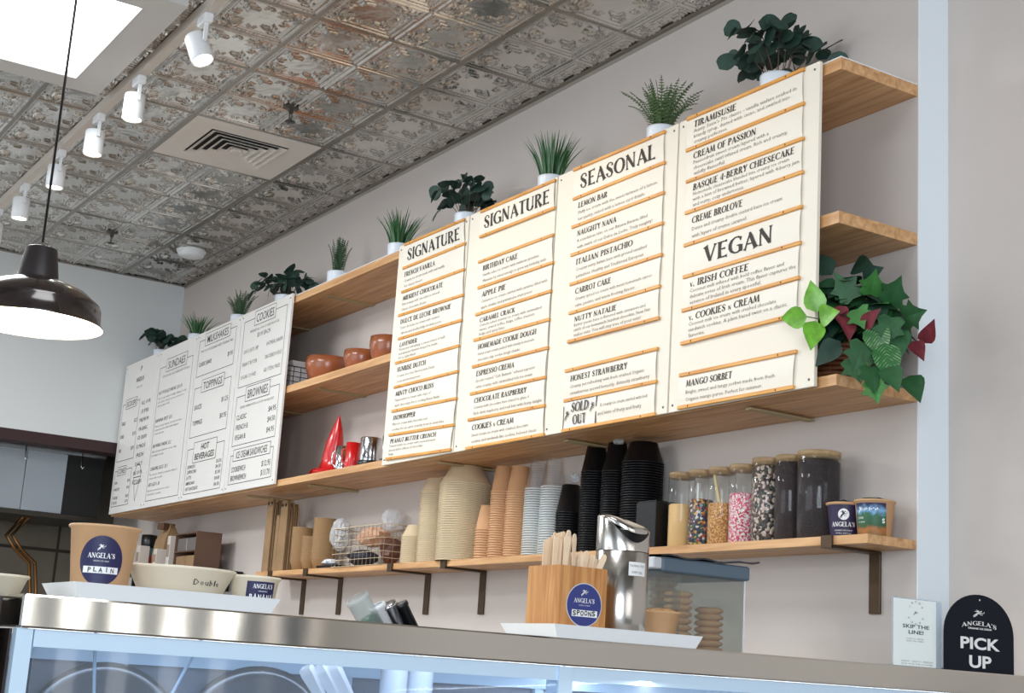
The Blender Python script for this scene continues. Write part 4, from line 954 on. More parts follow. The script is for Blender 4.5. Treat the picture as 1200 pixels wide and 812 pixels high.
tray_stack(2.385, 17, 'kraft paper boat in the stack beside the tall carriers', .05)
tray_stack(2.495, 12, 'kraft paper boat in the low middle stack', .046)
tray_stack(2.63, 20, 'kraft paper boat in the stack next to the crumpled clear bag', .056)
t = thing('kraft_scraps', 'small folded kraft pieces at the left tip of the narrow shelf', 'paper', (2.12, -.15, zs))
for k in range(5): MB().prism([(0, 0), (.03, 0), (.026, .05), (.006, .045)], 0, .004, T(.012*k-.05, -.005+.004*(k % 2), 0) @ Rz(.3*k)).build('folded_piece', M_kr3 if k % 2 else M_kr2, t)
tag(MB().box((0, 0, 0), (.19, .13, .012), bev=.002).build('black_tray', M_blk), 'flat black tray under the crumpled clear bag', 'tray').location = (2.73, -.175, zs)
M_film = glassmat('clear_film', (246, 248, 250), .42, .12)
def bag(name, label, loc, sx, sy, sz, seed, m=M_film, cat='bag'):
    rnd = random.Random(seed); vs = []; n = 12; mm = 8
    for i in range(mm+1):
        ph = pi*i/mm
        for j in range(n):
            a = 2*pi*j/n; k = rnd.uniform(.72, 1.12) if 0 < i < mm else 1
            vs.append((sx*k*math.sin(ph)*math.cos(a), sy*k*math.sin(ph)*math.sin(a), sz-sz*math.cos(ph)*rnd.uniform(.9, 1)))
    o = MB().add(vs, [(i*n+j, (i+1)*n+j, (i+1)*n+(j+1) % n, i*n+(j+1) % n) for i in range(mm) for j in range(n)]).build(name, m); o.location = loc
    return tag(o, label, cat)
bag('clear_bag', 'crumpled clear bag hanging over the left side of the wire basket', (2.83, -.12, zs+.075), .045, .045, .075, 4)
bag('white_wad', 'small white plastic wad on the black tray', (2.78, -.13, zs+.013), .05, .04, .016, 6, mat('white_film', (226, 230, 236), .3))
M_gold = mat('brass_wire', (206, 190, 160), .35, .6)
t = thing('wire_basket', 'large brass wire basket of bags on the narrow shelf', 'basket', (3.13, -.10, zs))
wire_basket(t, -.235, .245, -.08, .09, .165, 13, 4, 6, M_gold, .0013)
bag('brown_bag', 'crumpled peach paper bag heaped in the brass basket', (3.12, -.10, zs+.084), .12, .058, .044, 8, mat('peach_paper', (206, 160, 132), .7))
bag('dark_bundle', 'dark navy bundle lying low in the brass basket', (3.03, -.10, zs+.004), .13, .055, .038, 9, mat('navy_cloth', (28, 34, 52), .6), 'bundle')
bag('brown_bag', 'brown leather-like pouch at the right end of the brass basket', (3.29, -.10, zs+.004), .042, .055, .06, 10, mat('brown_pouch', (98, 62, 50), .5), 'pouch')
bag('clear_bag', 'clear film bag end sticking up out of the brass basket', (3.19, -.06, zs+.155), .05, .04, .05, 12)

# ============================================================ MIXED PLANT IN A BASKET (right end, third shelf)
zb = 1.996
t = thing('basket_planter', 'basket of mixed green, variegated and red leaves at the right end of the third shelf', 'plant', (5.90, -.15, zb))
M_wick = mat('wicker', (120, 72, 44), .6, noise=.3, scale=30)
for k in range(9):
    z = .006+k*.0125; rx = .125+.003*k; ry = .085+.002*k; pts = [(-.04+rx*math.cos(a/24*2*pi), ry*math.sin(a/24*2*pi)-.0+.004*math.cos(a*pi+k*pi), z) for a in range(25)]
    MB().tube(pts, .0065, 6).build('wicker_strand', M_wick, t)
for a in range(16):
    g_ = a/16*2*pi; MB().tube([(-.04+.122*math.cos(g_), .083*math.sin(g_), .0), (-.04+.15*math.cos(g_), .104*math.sin(g_), .118)], .0035, 5).build('wicker_stake', M_wick, t)
MB().lathe([(0, .0), (.8, 0), (.9, .09), (0, .09)], 20, T(-.04, 0, .004) @ Matrix.Diagonal((.13, .09, 1, 1))).build('soil', M_soil, t)
M_g1 = leafmat('ivy_green', (34, 84, 44), 0, .55); M_g2 = leafmat('mid_green', (58, 118, 54), 0, .55); M_g3 = leafmat('deep_green', (24, 58, 44), 0, .55)
M_rd = mat('red_leaf', (112, 34, 46), .6, noise=.5, scale=40)
def varmat(name, g, wht, sc):
    m = bpy.data.materials.new(name); m.use_nodes = True; nt = m.node_tree; b = nt.nodes['Principled BSDF']; b.inputs['Roughness'].default_value = .35
    tc = nt.nodes.new('ShaderNodeTexCoord'); sp = nt.nodes.new('ShaderNodeSeparateXYZ'); nt.links.new(tc.outputs['Object'], sp.inputs[0])
    ab = nt.nodes.new('ShaderNodeMath'); ab.operation = 'ABSOLUTE'; nt.links.new(sp.outputs[0], ab.inputs[0])
    su = nt.nodes.new('ShaderNodeMath'); su.operation = 'MULTIPLY_ADD'; su.inputs[1].default_value = -1.1; nt.links.new(ab.outputs[0], su.inputs[0]); nt.links.new(sp.outputs[1], su.inputs[2])
    mu = nt.nodes.new('ShaderNodeMath'); mu.operation = 'MULTIPLY'; mu.inputs[1].default_value = sc; nt.links.new(su.outputs[0], mu.inputs[0])
    si = nt.nodes.new('ShaderNodeMath'); si.operation = 'SINE'; nt.links.new(mu.outputs[0], si.inputs[0])
    n = nt.nodes.new('ShaderNodeTexNoise'); n.inputs['Scale'].default_value = 50; nt.links.new(tc.outputs['Object'], n.inputs[0])
    ad = nt.nodes.new('ShaderNodeMath'); ad.operation = 'MULTIPLY'; nt.links.new(si.outputs[0], ad.inputs[0]); nt.links.new(n.outputs[0], ad.inputs[1])
    r = nt.nodes.new('ShaderNodeValToRGB'); nt.links.new(ad.outputs[0], r.inputs[0]); r.color_ramp.elements[0].position = .40; r.color_ramp.elements[1].position = .56
    r.color_ramp.elements[0].color = srgb(*g); r.color_ramp.elements[1].color = srgb(*wht); nt.links.new(r.outputs[0], b.inputs['Base Color']); return m
M_var = varmat('variegated', (40, 96, 48), (150, 182, 130), 620)
M_poth = mat('pothos', (108, 168, 52), .35, noise=.45, scale=28)
def ivyleaf(name, s, m):
    out = [(0, 0), (.30, -.06), (.52, .10), (.40, .32), (.62, .52), (.34, .60), (.16, .78), (0, 1.05)]
    vs = [(0, .35*s, 0)]; pts = [(x, y) for x, y in out]+[(-x, y) for x, y in reversed(out[1:-1])]
    vs += [(x*s*.8, y*s, .10*s*abs(x)-.08*s*y*y) for x, y in pts]; n = len(pts)
    return MB().add(vs, [(0, 1+i, 1+(i+1) % n) for i in range(n)], False).mesh(name, m)
LM = {'ivy': ivyleaf('leaf', .085, M_g1), 'ivy2': ivyleaf('leaf', .075, M_g2), 'deep': leafmesh('leaf', .09, .032, M_g3, .2, .2, 'heart'), 'mid': leafmesh('leaf', .085, .03, M_g1, .25, .25, 'heart'),
      'red': leafmesh('leaf', .075, .022, M_rd, .3, .2, 'heart'), 'var': leafmesh('leaf', .12, .036, M_var, .15, .2, 'heart'), 'poth': leafmesh('leaf', .085, .030, M_poth, .2, .15, 'heart')}
M_vine = mat('vine_stem', (70, 96, 50), .5)
rnd = random.Random(21)
org = Vector((5.90, -.15, zb))
def pleaf(kind, px, py, y, dpx, dpy, roll=0, facey=-1):
    "a leaf hung at its own depth y in the bunch; dpx, dpy is the way its tip points"
    p = at(px, py, 'y', y)-org; q_ = at(px+dpx, py+dpy, 'y', y-.02)-org; d = q_-p
    o = link('leaf', LM[kind], t); up = (CAM-(org+p)).normalized()+Vector((rnd.uniform(-.35, .35), 0, rnd.uniform(-.1, .5)))
    o.matrix_local = orient(p, d, up, roll); return p
# random body of the bunch
for k in range(140):
    a = rnd.uniform(0, 2*pi); e = rnd.uniform(-.2, 1.25); R0 = Vector((.07, -.01, .150)); dv = Vector((math.cos(a)*math.cos(e), math.sin(a)*math.cos(e)*.7, math.sin(e)))
    p = R0+Vector((dv.x*.15, dv.y*.125, dv.z*.135))*rnd.uniform(.6, 1.05)
    if p.y < -.12 and p.x < .11: p.y = -.10
    o = link('leaf', LM[rnd.choice(['ivy', 'deep', 'mid', 'deep', 'ivy2', 'deep', 'mid'])], t); dd = Vector((dv.x, dv.y-.2, dv.z*.4-rnd.uniform(.2, .9)))
    o.matrix_local = orient(p, dd, dv+Vector((rnd.uniform(-.4, .4), -.5, .4)), rnd.uniform(-.4, .4))
    MB().tube([Vector((.0, -.01, .09)), R0+Vector((dv.x*.05, dv.y*.04, .02)), p], .0013, 4).build('stem', M_vine, t)
for a in [('poth', 946, 371, -.36, -26, 2), ('poth', 957, 366, -.35, -5, -30), ('poth', 955, 376, -.35, -3, 24), ('poth', 960, 372, -.34, 16, -6), ('var', 1036, 402, -.28, 8, 36), ('var', 1024, 380, -.26, 6, 22), ('red', 983, 358, -.27, 6, 26), ('red', 1012, 384, -.27, 14, -20), ('red', 993, 372, -.28, 3, 20),
          ('red', 1070, 400, -.16, 12, 18), ('red', 1082, 402, -.14, 9, -18), ('ivy', 1000, 350, -.24, -10, -14), ('ivy2', 1020, 345, -.22, 4, -18), ('ivy', 1043, 355, -.20, 8, -20), ('ivy', 1060, 372, -.18, 24, -8), ('ivy2', 1005, 362, -.27, 6, 20), ('deep', 975, 322, -.2, -12, -14),
          ('deep', 1012, 330, -.18, 10, -10), ('mid', 985, 335, -.22, -14, 4), ('mid', 1052, 385, -.22, 4, 26), ('ivy', 1012, 402, -.29, -8, 22), ('ivy', 1000, 420, -.30, 8, 26), ('ivy', 1022, 430, -.31, 2, 20), ('ivy2', 1024, 445, -.315, 4, 24), ('mid', 1040, 430, -.29, 10, 18), ('mid', 1066, 440, -.16, 12, 26), ('deep', 985, 400, -.28, -14, 12), ('ivy', 1045, 372, -.24, -6, 24), ('deep', 1000, 312, -.15, 16, -2)]:
    pleaf(*a)
v_ = [at(*p, 'y', yy)-org for p, yy in (((990, 400), -.22), ((1010, 415), -.30), ((1020, 432), -.315), ((1028, 462), -.318))]
MB().tube(v_, .0015, 5).build('trailing_vine', M_vine, t)
v_ = [at(*p, 'y', yy)-org for p, yy in (((975, 385), -.2), ((962, 374), -.34), ((946, 371), -.36))]
MB().tube(v_, .0015, 5).build('trailing_vine', M_vine, t)
tag(MB().lathe([(.0, 0), (.03, 0), (.036, .05), (.033, .05), (.028, .006), (0, .006)], 18, cap=False).build('grey_pot', mat('grey_ceramic', (92, 92, 98), .5)), 'small dark grey pot tucked behind the basket at the shelf end', 'pot').location = (6.015, -.055, zb)
# ============================================================ ON THE COUNTER
def tray(label, y0, y1, x0=6.19, x1=6.388, h=.026):
    t = thing('serving_tray', label, 'tray', (0, 0, CZ), 0, 'white serving trays')
    i = .013; vs = []
    for g_, z in ((i+.0, 0), (0, h), (.006, h), (i+.006, .004)): vs += [(x0+g_, y0+g_, z), (x1-g_*.5, y0+g_, z), (x1-g_*.5, y1-g_, z), (x0+g_, y1-g_, z)]
    fs = [(3, 2, 1, 0), (12, 13, 14, 15)]+[(k*4+c, k*4+(c+1) % 4, (k+1)*4+(c+1) % 4, (k+1)*4+c) for k in range(3) for c in range(4)]
    MB().add(vs, fs).build('tray_body', M_white, t); return t
tray('long white tray under the labelled kraft tub, left end of the counter', at(88, 680, 'x', 6.388).y, at(329, 700, 'x', 6.388).y)
tray('long white tray under the bamboo stick holder and steel canister', at(650, 728, 'x', 6.388).y, at(824, 745, 'x', 6.388).y)
TZ = CZ+.0045
# large labelled tub
cx_, cy_ = 6.27, at(120, 650, 'x', 6.27).y
t = thing('ice_cream_tub', 'kraft paper tub with round navy sticker on the left white tray', 'cup', (cx_, cy_, TZ)); az = toward(cx_, cy_)
r0, r1, h = .045, .0565, .122; tub(t, r0, r1, h, M_kcup)
b = MB(); zc = .062; disc(b, cone_map(r0, r1, h, az-.02, zc), .037, .041); b.build('round_sticker', M_navy, t)
b = MB(); f = cone_map(r0, r1, h, az-.02, zc, .0011); put(b, serif("ANGELA'S"), f, 0, .004, .0085, .046, 'c'); put(b, emblem(), f, -.008, .016, .011, .014); put(b, sans('ORGANIC ICE CREAM'), f, 0, -.002, .0025, .026, 'c')
patch(b, f, -.029, -.021, .030, -.010, 8, 2); b.build('lettering', M_wh, t)
b = MB(); f = cone_map(r0, r1, h, az-.02, zc, .0016)
for k, ch in enumerate('PLAIN'): put(b, sans(ch, .02), f, -.018+.0095*k, -.0195+.001*(k % 2), .008, None if ch == 'I' else .006, 'c')
b.build('handwriting', M_ink, t)
# wide bowl marked DOUBLE and small tub
cx_, cy_ = 6.25, at(212, 680, 'x', 6.25).y
t = thing('paper_bowl', 'wide pale paper bowl marked Double in handwriting', 'bowl', (cx_, cy_, TZ)); az = toward(cx_, cy_); r0, r1, h = .062, .091, .066; tub(t, r0, r1, h, M_paper)
b = MB(); f = cone_map(r0, r1, h, az+.25, .0, .0010); x_ = .0
for ch, w_ in (('D', .011), ('o', .007), ('u', .007), ('b', .007), ('l', .004), ('e', .007)): put(b, sans(ch), f, x_, .036, .010, w_); x_ += w_+.002
b.build('handwriting', M_ink, t)
cx_, cy_ = 6.28, at(298, 690, 'x', 6.28).y
t = thing('ice_cream_tub', 'small pale paper tub with a navy label at the right end of the left tray', 'cup', (cx_, cy_, TZ)); az = toward(cx_, cy_); r0, r1, h = .034, .0425, .062; tub(t, r0, r1, h, M_paper)
b = MB(); patch(b, cone_map(r0, r1, h, az+.25, 0), -.024, .006, .030, .052, 14); b.build('label', M_navy, t)
b = MB(); f = cone_map(r0, r1, h, az+.25, 0, .0011); put(b, serif("ANGELA'S"), f, .006, .040, .008, .038, 'c'); put(b, sans('ORGANIC'), f, .006, .034, .003, .018, 'c')
for k, ch in enumerate('BANANA'): put(b, sans(ch, .03), f, -.018+.0078*k, .020+.001*(k % 2), .010, .006)
b.build('lettering', M_wh, t)
o = MB().lathe([(0, 0), (.013, .003), (.017, .013), (.013, .024), (0, .028)], 12, cap=False).build('navy_lid_knob', M_navy); q_ = at(148, 685, 'x', 6.2); o.location = (6.165, q_.y-.04, CZ); tag(o, 'small dark knob between the kraft tub and the wide bowl', 'knob')

# bamboo holder with tasting sticks
ya, yb = at(657, 662, 'x', 6.36).y, at(712, 667, 'x', 6.36).y; zt_ = 1.404
t = thing('stick_holder', 'square bamboo box holding wooden tasting sticks, with a round navy sticker', 'holder', (6.36, ya, TZ)); W_ = yb-ya; hh = zt_-TZ
M_bam = woodmat('bamboo', (176, 112, 58), (216, 158, 96), 6, (14, 14, 1)); th = .006
MB().box((-th, 0, 0), (0, W_, hh)).build('side_panel', M_bam, t); MB().box((-.115, 0, 0), (-.115+th, W_, hh)).build('side_panel', M_bam, t)
MB().box((-.115+th, 0, 0), (-th, th, hh)).build('side_panel', M_bam, t); MB().box((-.115+th, W_-th, 0), (-th, W_, hh)).build('side_panel', M_bam, t)
MB().box((-.109, th, 0), (-th, W_-th, th)).build('base_panel', M_bam, t)
fp = plane_map((.0008, 0, 0), (0, 1, 0), (0, 0, 1)); b = MB(); n = 40; cyy, czz = W_*.53, hh*.46
b.add([fp(cyy+.043*math.cos(2*pi*i/n), czz+.043*math.sin(2*pi*i/n)) for i in range(n)], [tuple(range(n))]); b.build('sticker_edge', mat('sticker_edge', (206, 206, 210), .5), t)
fp = plane_map((.0012, 0, 0), (0, 1, 0), (0, 0, 1)); b = MB(); b.add([fp(cyy+.041*math.cos(2*pi*i/n), czz+.041*math.sin(2*pi*i/n)) for i in range(n)], [tuple(range(n))]); b.build('round_sticker', mat('blue_sticker', (50, 60, 128), .5), t)
fp = plane_map((.0016, 0, 0), (0, 1, 0), (0, 0, 1)); b = MB(); put(b, serif("ANGELA'S"), fp, cyy, czz+.004, .009, .050, 'c'); put(b, emblem(), fp, cyy-.009, czz+.017, .013, .018); put(b, sans('ORGANIC ICE CREAM'), fp, cyy, czz-.002, .0025, .028, 'c'); rect(b, fp, cyy-.029, czz-.023, cyy+.032, czz-.010); b.build('lettering', M_wh, t)
fp = plane_map((.0020, 0, 0), (0, 1, 0), (0, 0, 1)); b = MB()
for k, ch in enumerate('SPOONS'): put(b, sans(ch, .03), fp, cyy-.027+.0092*k, czz-.021+.0012*(k % 2), .0095, .0078)
b.build('handwriting', M_ink, t)
me = MB().prism([(-.0055, -.075), (.0055, -.075), (.0045, -.02), (.0055, .045), (.0065, .066), (.0048, .0735), (0, .076), (-.0048, .0735), (-.0065, .066), (-.0055, .045), (-.0045, -.02)], -.0008, .0008).mesh('tasting_stick', mat('birch_stick', (238, 212, 180), .6, noise=.05, scale=30))
rnd = random.Random(5)
for k in range(34):
    cl = k % 4; yy = ya+W_*(.17, .40, .62, .82)[cl]+rnd.uniform(-.009, .009); top = (1.462, 1.476, 1.438, 1.432)[cl]+rnd.uniform(-.006, .004); xx = 6.36-.02-rnd.random()*.075
    lean = (.02, 0, .15, .38)[cl]+rnd.uniform(-.05, .05)
    o = link('tasting_stick', me, None, (xx, yy, top-.076*math.cos(lean))); o.rotation_euler = (0, lean*.8, pi/2+rnd.uniform(-.35, .35))
    tag(o, ['flat wooden tasting stick in the left bundle of the bamboo box', 'flat wooden tasting stick in the tallest bundle of the bamboo box', 'flat wooden tasting stick in the low middle bundle of the bamboo box', 'flat wooden tasting stick leaning right in the bamboo box'][cl], 'stick', ['left bundle of sticks', 'tallest bundle of sticks', 'low bundle of sticks', 'leaning sticks'][cl])
# steel canister with slanted mouth
cx_, cy_ = 6.275, at(727, 700, 'x', 6.275).y; rc = .0555
t = thing('steel_canister', 'tall brushed steel canister with a slanted black mouth and a white sticker', 'canister', (cx_, cy_, TZ)); hb = .183
M_can = mat('canister_steel', (196, 192, 186), .2, 1, bump=.02, bscale=60, stretch=(1, 1, .02))
MB().lathe([(0, 0), (rc-.002, 0), (rc, .003), (rc, hb), (rc-.002, hb+.001), (0, hb+.001)], 48, cap=False).build('body', M_can, t)
n = 60; adip = toward(cx_, cy_)+.42; aright = pi/2-.2
def dip(a, k, w_=.85):
    d = (a-adip+pi) % (2*pi)-pi; return k*math.exp(-(d/w_)**2)
ztop = lambda a: hb+.064-.012*math.cos(a-aright)
rows_ = []
for r, zf in ((rc, lambda a: hb+.0015), (rc, lambda a: ztop(a)-dip(a, .044)-.002), (rc*.985, lambda a: ztop(a)-dip(a, .044)), (rc*.955, lambda a: ztop(a)-dip(a, .044)-.001), (rc*.95, lambda a: hb+.003)):
    rows_ += [(r*math.cos(2*pi*i/n), r*math.sin(2*pi*i/n), zf(2*pi*i/n)) for i in range(n)]
MB().add(rows_, [(k*n+i, k*n+(i+1) % n, (k+1)*n+(i+1) % n, (k+1)*n+i) for k in range(4) for i in range(n)], True).build('lid', M_can, t)
MB().lathe([(rc*.93, hb), (rc*.93, hb+.044), (0, hb+.044)], 40, cap=False).build('mouth', M_blk, t)
rows_ = []
for q_, e_ in ((.935, -.006), (.95, 0), (.93, .004), (.75, .008), (.4, .010), (.02, .011)):
    rows_ += [(rc*q_*math.cos(2*pi*i/n), rc*q_*math.sin(2*pi*i/n), hb+.064-.012*q_*math.cos(2*pi*i/n-aright)-dip(2*pi*i/n, .016*q_)+e_-.004) for i in range(n)]
MB().add(rows_, [(k*n+i, k*n+(i+1) % n, (k+1)*n+(i+1) % n, (k+1)*n+i) for k in range(5) for i in range(n)], True).build('flap', M_can, t)
az = toward(cx_, cy_)+.62; f = lambda u, v, o_=.0006: Vector(((rc+o_)*math.cos(az+u/rc), (rc+o_)*math.sin(az+u/rc), .148+v))
b = MB(); patch(b, f, -.020, -.014, .022, .014, 12, 2); b.build('sticker', M_wh, t)
b = MB(); f2 = lambda u, v: f(u, v, .0011); put(b, sans('TASTING STICK'), f2, 0, .004, .0045, .036, 'c'); put(b, sans('DISPOSAL'), f2, 0, -.009, .0045, .026, 'c'); b.build('lettering', M_ink, t)
# topping cup
cx_, cy_ = 6.24, at(774, 725, 'x', 6.24).y
t = thing('topping_cup', 'small kraft paper cup of chopped nuts beside the steel canister', 'cup', (cx_, cy_, TZ)); tub(t, .030, .040, .073, M_kcup, 32)
MB().lathe([(0, .069), (.038, .069), (.030, .076), (.015, .079), (0, .080)], 16, cap=False).build('nuts', mat('nut_mix', (196, 150, 104), .8, noise=.6, scale=90, bump=1, bscale=120), t)
rnd = random.Random(9)
for k in range(14): a = rnd.uniform(0, 6.3); r = .034*rnd.random()**.5; MB().box((-.003, -.002, -.0015), (.004, .002, .003), T(r*math.cos(a), r*math.sin(a), .078-.1*r) @ Rz(a) @ Rx(k), bev=.0008).build('nut', mat('dark_nut', (104, 66, 48), .7) if k % 2 else _m['nut_mix'], t)

# pick-up sign
SX = 6.385
p0, p1 = at(1107, 760, 'x', SX), at(1188, 760, 'x', SX); pt = at(1148, 697, 'x', SX)
t = thing('pick_up_sign', 'arched navy PICK UP sign with white lettering at the right end of the counter', 'sign', (SX, p0.y, CZ)); W_ = p1.y-p0.y; Hs = pt.z-CZ; ra = W_/2
poly = [(0, 0), (W_, 0)]+[(ra+ra*math.cos(a), Hs-ra*.78+ra*.78*math.sin(a)) for a in [pi*i/24 for i in range(25)]]
MB().prism([(p[0], p[1]) for p in poly], 0, .004, Rz(pi/2)).build('plate', mat('sign_navy', (10, 18, 32), .6, spec=.2), t)
MB().box((-.05, .04, 0), (-.006, W_-.04, .004)).build('foot', _m['sign_navy'], t)
fp = plane_map((.0006, 0, 0), (0, 1, 0), (0, 0, 1)); b = MB()
put(b, sans('PICK', .03), fp, W_*.50, Hs*.295, Hs*.15, W_*.58, 'c'); put(b, sans('UP', .03), fp, W_*.50, Hs*.06, Hs*.155, W_*.33, 'c')
vs, fs, wd = serif("ANGELA'S")     # set on a shallow arch
k_ = W_*.51/wd; b.add([fp(W_*.24+x*k_, Hs*.60+y*Hs*.055-.45*((x*k_-W_*.255)**2)/W_) for x, y in vs], fs)
put(b, sans('ORGANIC ICE CREAM', .04), fp, W_*.5, Hs*.548, Hs*.022, W_*.34, 'c'); put(b, emblem(), fp, W_*.40, Hs*.70, Hs*.10, W_*.18)
b.add([fp(W_*.5+.0022*math.cos(a), Hs*.93+.0022*math.sin(a)) for a in [pi*i/6 for i in range(12)]], [tuple(range(12))])
b.build('lettering', M_wh, t)
# clear stand with the white card
p0, p1, p2 = at(1047, 700, 'x', 6.37), at(1097, 703, 'x', 6.37), at(1104, 703, 'x', 6.37)
t = thing('card_stand', 'clear stand holding a white SKIP THE LINE card beside the navy sign', 'card stand', (6.37, p0.y, CZ)); W_ = p1.y-p0.y; Hs = p0.z-CZ; W2 = p2.y-p0.y
MB().box((-.004, -.001, 0), (-.001, W2, Hs+.003)).build('acrylic_sheet', glassmat('acrylic', (232, 240, 246), .25, .05), t); MB().box((-.06, 0, 0), (-.004, W2, .003)).build('acrylic_foot', _m['acrylic'], t)
MB().box((-.0008, .001, .002), (.0, W_, Hs)).build('card', mat('menu_card', (242, 250, 248), .5), t)
fp = plane_map((.0005, 0, 0), (0, 1, 0), (0, 0, 1)); b = MB()
put(b, sans('SKIP THE', .02), fp, W_*.52, Hs*.575, Hs*.055, W_*.62, 'c'); put(b, sans('LINE!', .02), fp, W_*.52, Hs*.49, Hs*.055, W_*.36, 'c'); b.build('heading', mat('green_ink', (46, 84, 76), .6), t)
b = MB()
for i, ch in enumerate('ORDER'): a = R_(150-i*30); put(b, sans(ch), fp, W_*.52+W_*.17*math.cos(a), Hs*.80+W_*.17*math.sin(a), Hs*.03, W_*.05, 'c')
for i, ch in enumerate('AHEAD'): a = R_(210+i*30); put(b, sans(ch), fp, W_*.52+W_*.19*math.cos(a), Hs*.80+W_*.19*math.sin(a), Hs*.03, W_*.05, 'c')
for z, s in ((.41, 'SCAN TO ORDER'), (.375, 'AND PAY HERE')): put(b, sans(s), fp, W_*.5, Hs*z, Hs*.02, W_*.4, 'c')
for z, s in ((.075, 'EASY. TASTY. FRESH'), (.035, 'PICK UP AT THE COUNTER')): put(b, sans(s), fp, W_*.55, Hs*z, Hs*.022, W_*.72, 'c')
put(b, emblem(), fp, W_*.46, Hs*.77, Hs*.06, W_*.12); b.build('small_print', M_grey, t)

# ============================================================ BEHIND THE COUNTER
MB_ = MB().box((4.2, -.62, .88), (6.02, -.02, 1.17)); o = MB_.build('back_worktop', M_steel_d); tag(o, 'low steel back counter hidden behind the front counter', 'counter')
MB().box((4.3, -.60, 0), (6.0, -.03, .88)).build('cabinet_base', mat('case_body', (190, 195, 200)), o)
# clear cone container with a grey folded lid
XC = 5.90; ya, yb = at(768, 700, 'x', XC).y, at(873, 700, 'x', XC).y; zt_ = at(873, 681, 'x', XC).z
t = thing('cone_container', 'clear boxy container of stacked waffle bowls under a grey cover', 'container', (XC, ya, 1.17)); W_ = yb-ya; hh = zt_-1.17
ga = glassmat('clear_acrylic', (236, 238, 236), .07, .04)
MB().box((-.003, 0, 0), (0, W_, hh)).build('acrylic_panel', ga, t); MB().box((-.26, 0, 0), (-.257, W_, hh)).build('acrylic_panel', ga, t)
MB().box((-.257, 0, 0), (-.003, .003, hh)).build('acrylic_panel', ga, t); MB().box((-.257, W_-.003, 0), (-.003, W_, hh)).build('acrylic_panel', ga, t)
MB().box((-.254, W_*.27, 0), (-.003, W_*.27+.003, hh)).build('divider', ga, t)
MB().box((-.001, W_-.004, 0), (.001, W_, hh)).build('corner_edge', M_wh, t)
M_slate = mat('slate_cover', (92, 108, 122), .6, noise=.05, scale=8)
MB().box((-.28, W_*.0+.01, hh), (.012, W_+.006, hh+.036), bev=.004).build('cover', M_slate, t)
b = MB()
vs = []; n = 14
for i in range(n+1):
    for x in (-.29, .018): vs.append((x, -.0+(W_+.03)*i/n, hh+.041+.003*math.sin(i*1.3)+(.012*(i/n)**6)+(.004 if x < 0 else 0)))
for i in range(n+1):
    for x in (-.29, .018): vs.append((x, -.0+(W_+.03)*i/n, hh+.037+.003*math.sin(i*1.3)+(.012*(i/n)**6)))
b.add(vs, [(2*i, 2*i+1, 2*i+3, 2*i+2) for i in range(n)]+[(2*i+1, 2*i+1+2*n+2, 2*i+3+2*n+2, 2*i+3) for i in range(n)]); b.build('film_edge', mat('dark_film', (44, 48, 54), .35), t)
MB().box((-.2, -.015, hh+.006), (.006, .03, hh+.034), bev=.003).build('paper_roll', mat('paper_white', (206, 208, 212), .6), t)
M_waf = mat('waffle', (222, 174, 126), .7, noise=.2, scale=60)
wb = MB().lathe([(.024, 0), (.036, .006), (.036, .011), (.028, .0155), (.024, .016)], 20).mesh('waffle_bowl', M_waf)
for yy, xx, nn, lb in ((at(796, 740, 'x', 5.86).y, 5.85, 15, 'waffle bowl in the left stack inside the clear container'), (at(833, 745, 'x', 5.86).y, 5.85, 13, 'waffle bowl in the right stack inside the clear container'), (at(785, 700, 'x', 5.75).y, 5.72, 19, 'waffle bowl in the tall back stack inside the clear container')):
    for k in range(nn): tag(link('waffle_bowl', wb, None, (xx, yy, 1.173+.0163*k)), lb, 'waffle bowl', lb.replace('waffle bowl in the ', '').replace(' inside the clear container', ' of waffle bowls'))
# tilted cup dispensers
XD = 5.80
def disp(px, py, px2, py2, r, label, m, m2, solid=False):
    a = at(px, py, 'x', XD); b_ = at(px2, py2, 'x', XD); d = (b_-a).normalized(); o_ = a-d*.12*0; base = a+(a-b_).normalized()*.0
    L = (b_-a).length+.09; st = b_-d*L
    t = thing('cup_dispenser', label, 'cup dispenser', st, 0); M = d.to_track_quat('Z', 'Y').to_matrix().to_4x4()
    MB().lathe([(0, 0), (r, 0), (r, L*.93), (r+.002, L*.94), (r+.002, L), (r-.003, L)]+([(0, L-.002)] if solid else []), 26, M, cap=False).build('tube', m, t)
    MB().lathe([(0, .002), (r*.86, .002), (r*.88, L*.55), (r*.8, L*.62), (0, L*.62)], 22, M, cap=False).build('cup_inside', m2, t)
    return t
M_green = mat('green_cup', (32, 96, 70), .35)
disp(430, 722, 418, 700, .026, 'tilted clear dispenser tube with green cups behind the counter', glassmat('clear_tube', (232, 238, 238), .25, .05), M_green)
disp(449, 726, 441, 709, .018, 'tilted white dispenser tube between green cups and steel tube', M_white, M_white)
disp(462, 728, 453, 708, .022, 'tilted brushed steel dispenser tube behind the counter', M_chr, M_black, True)
disp(480, 730, 469, 707, .015, 'tilted black dispenser tube, rightmost behind the counter', M_black, M_black, True)
t = thing('dispenser_stand', 'dark wedge stand carrying the tilted dispenser tubes', 'stand', (XD, at(450, 740, 'x', XD).y, 1.17)); MB().prism([(-.16, 0), (.12, 0), (.12, .02), (-.16, .06)], -.05, .05, Rz(pi/2)).build('wedge', M_black, t)
MB().box((-.045, -.15, .0), (.045, .11, .004)).build('base_plate', M_steel_d, t)
tag(MB().box((5.3, -2.3, .85), (5.95, -1.3, 1.17), bev=.002).build('work_counter', M_steel_d), 'steel work counter behind the display case', 'counter')

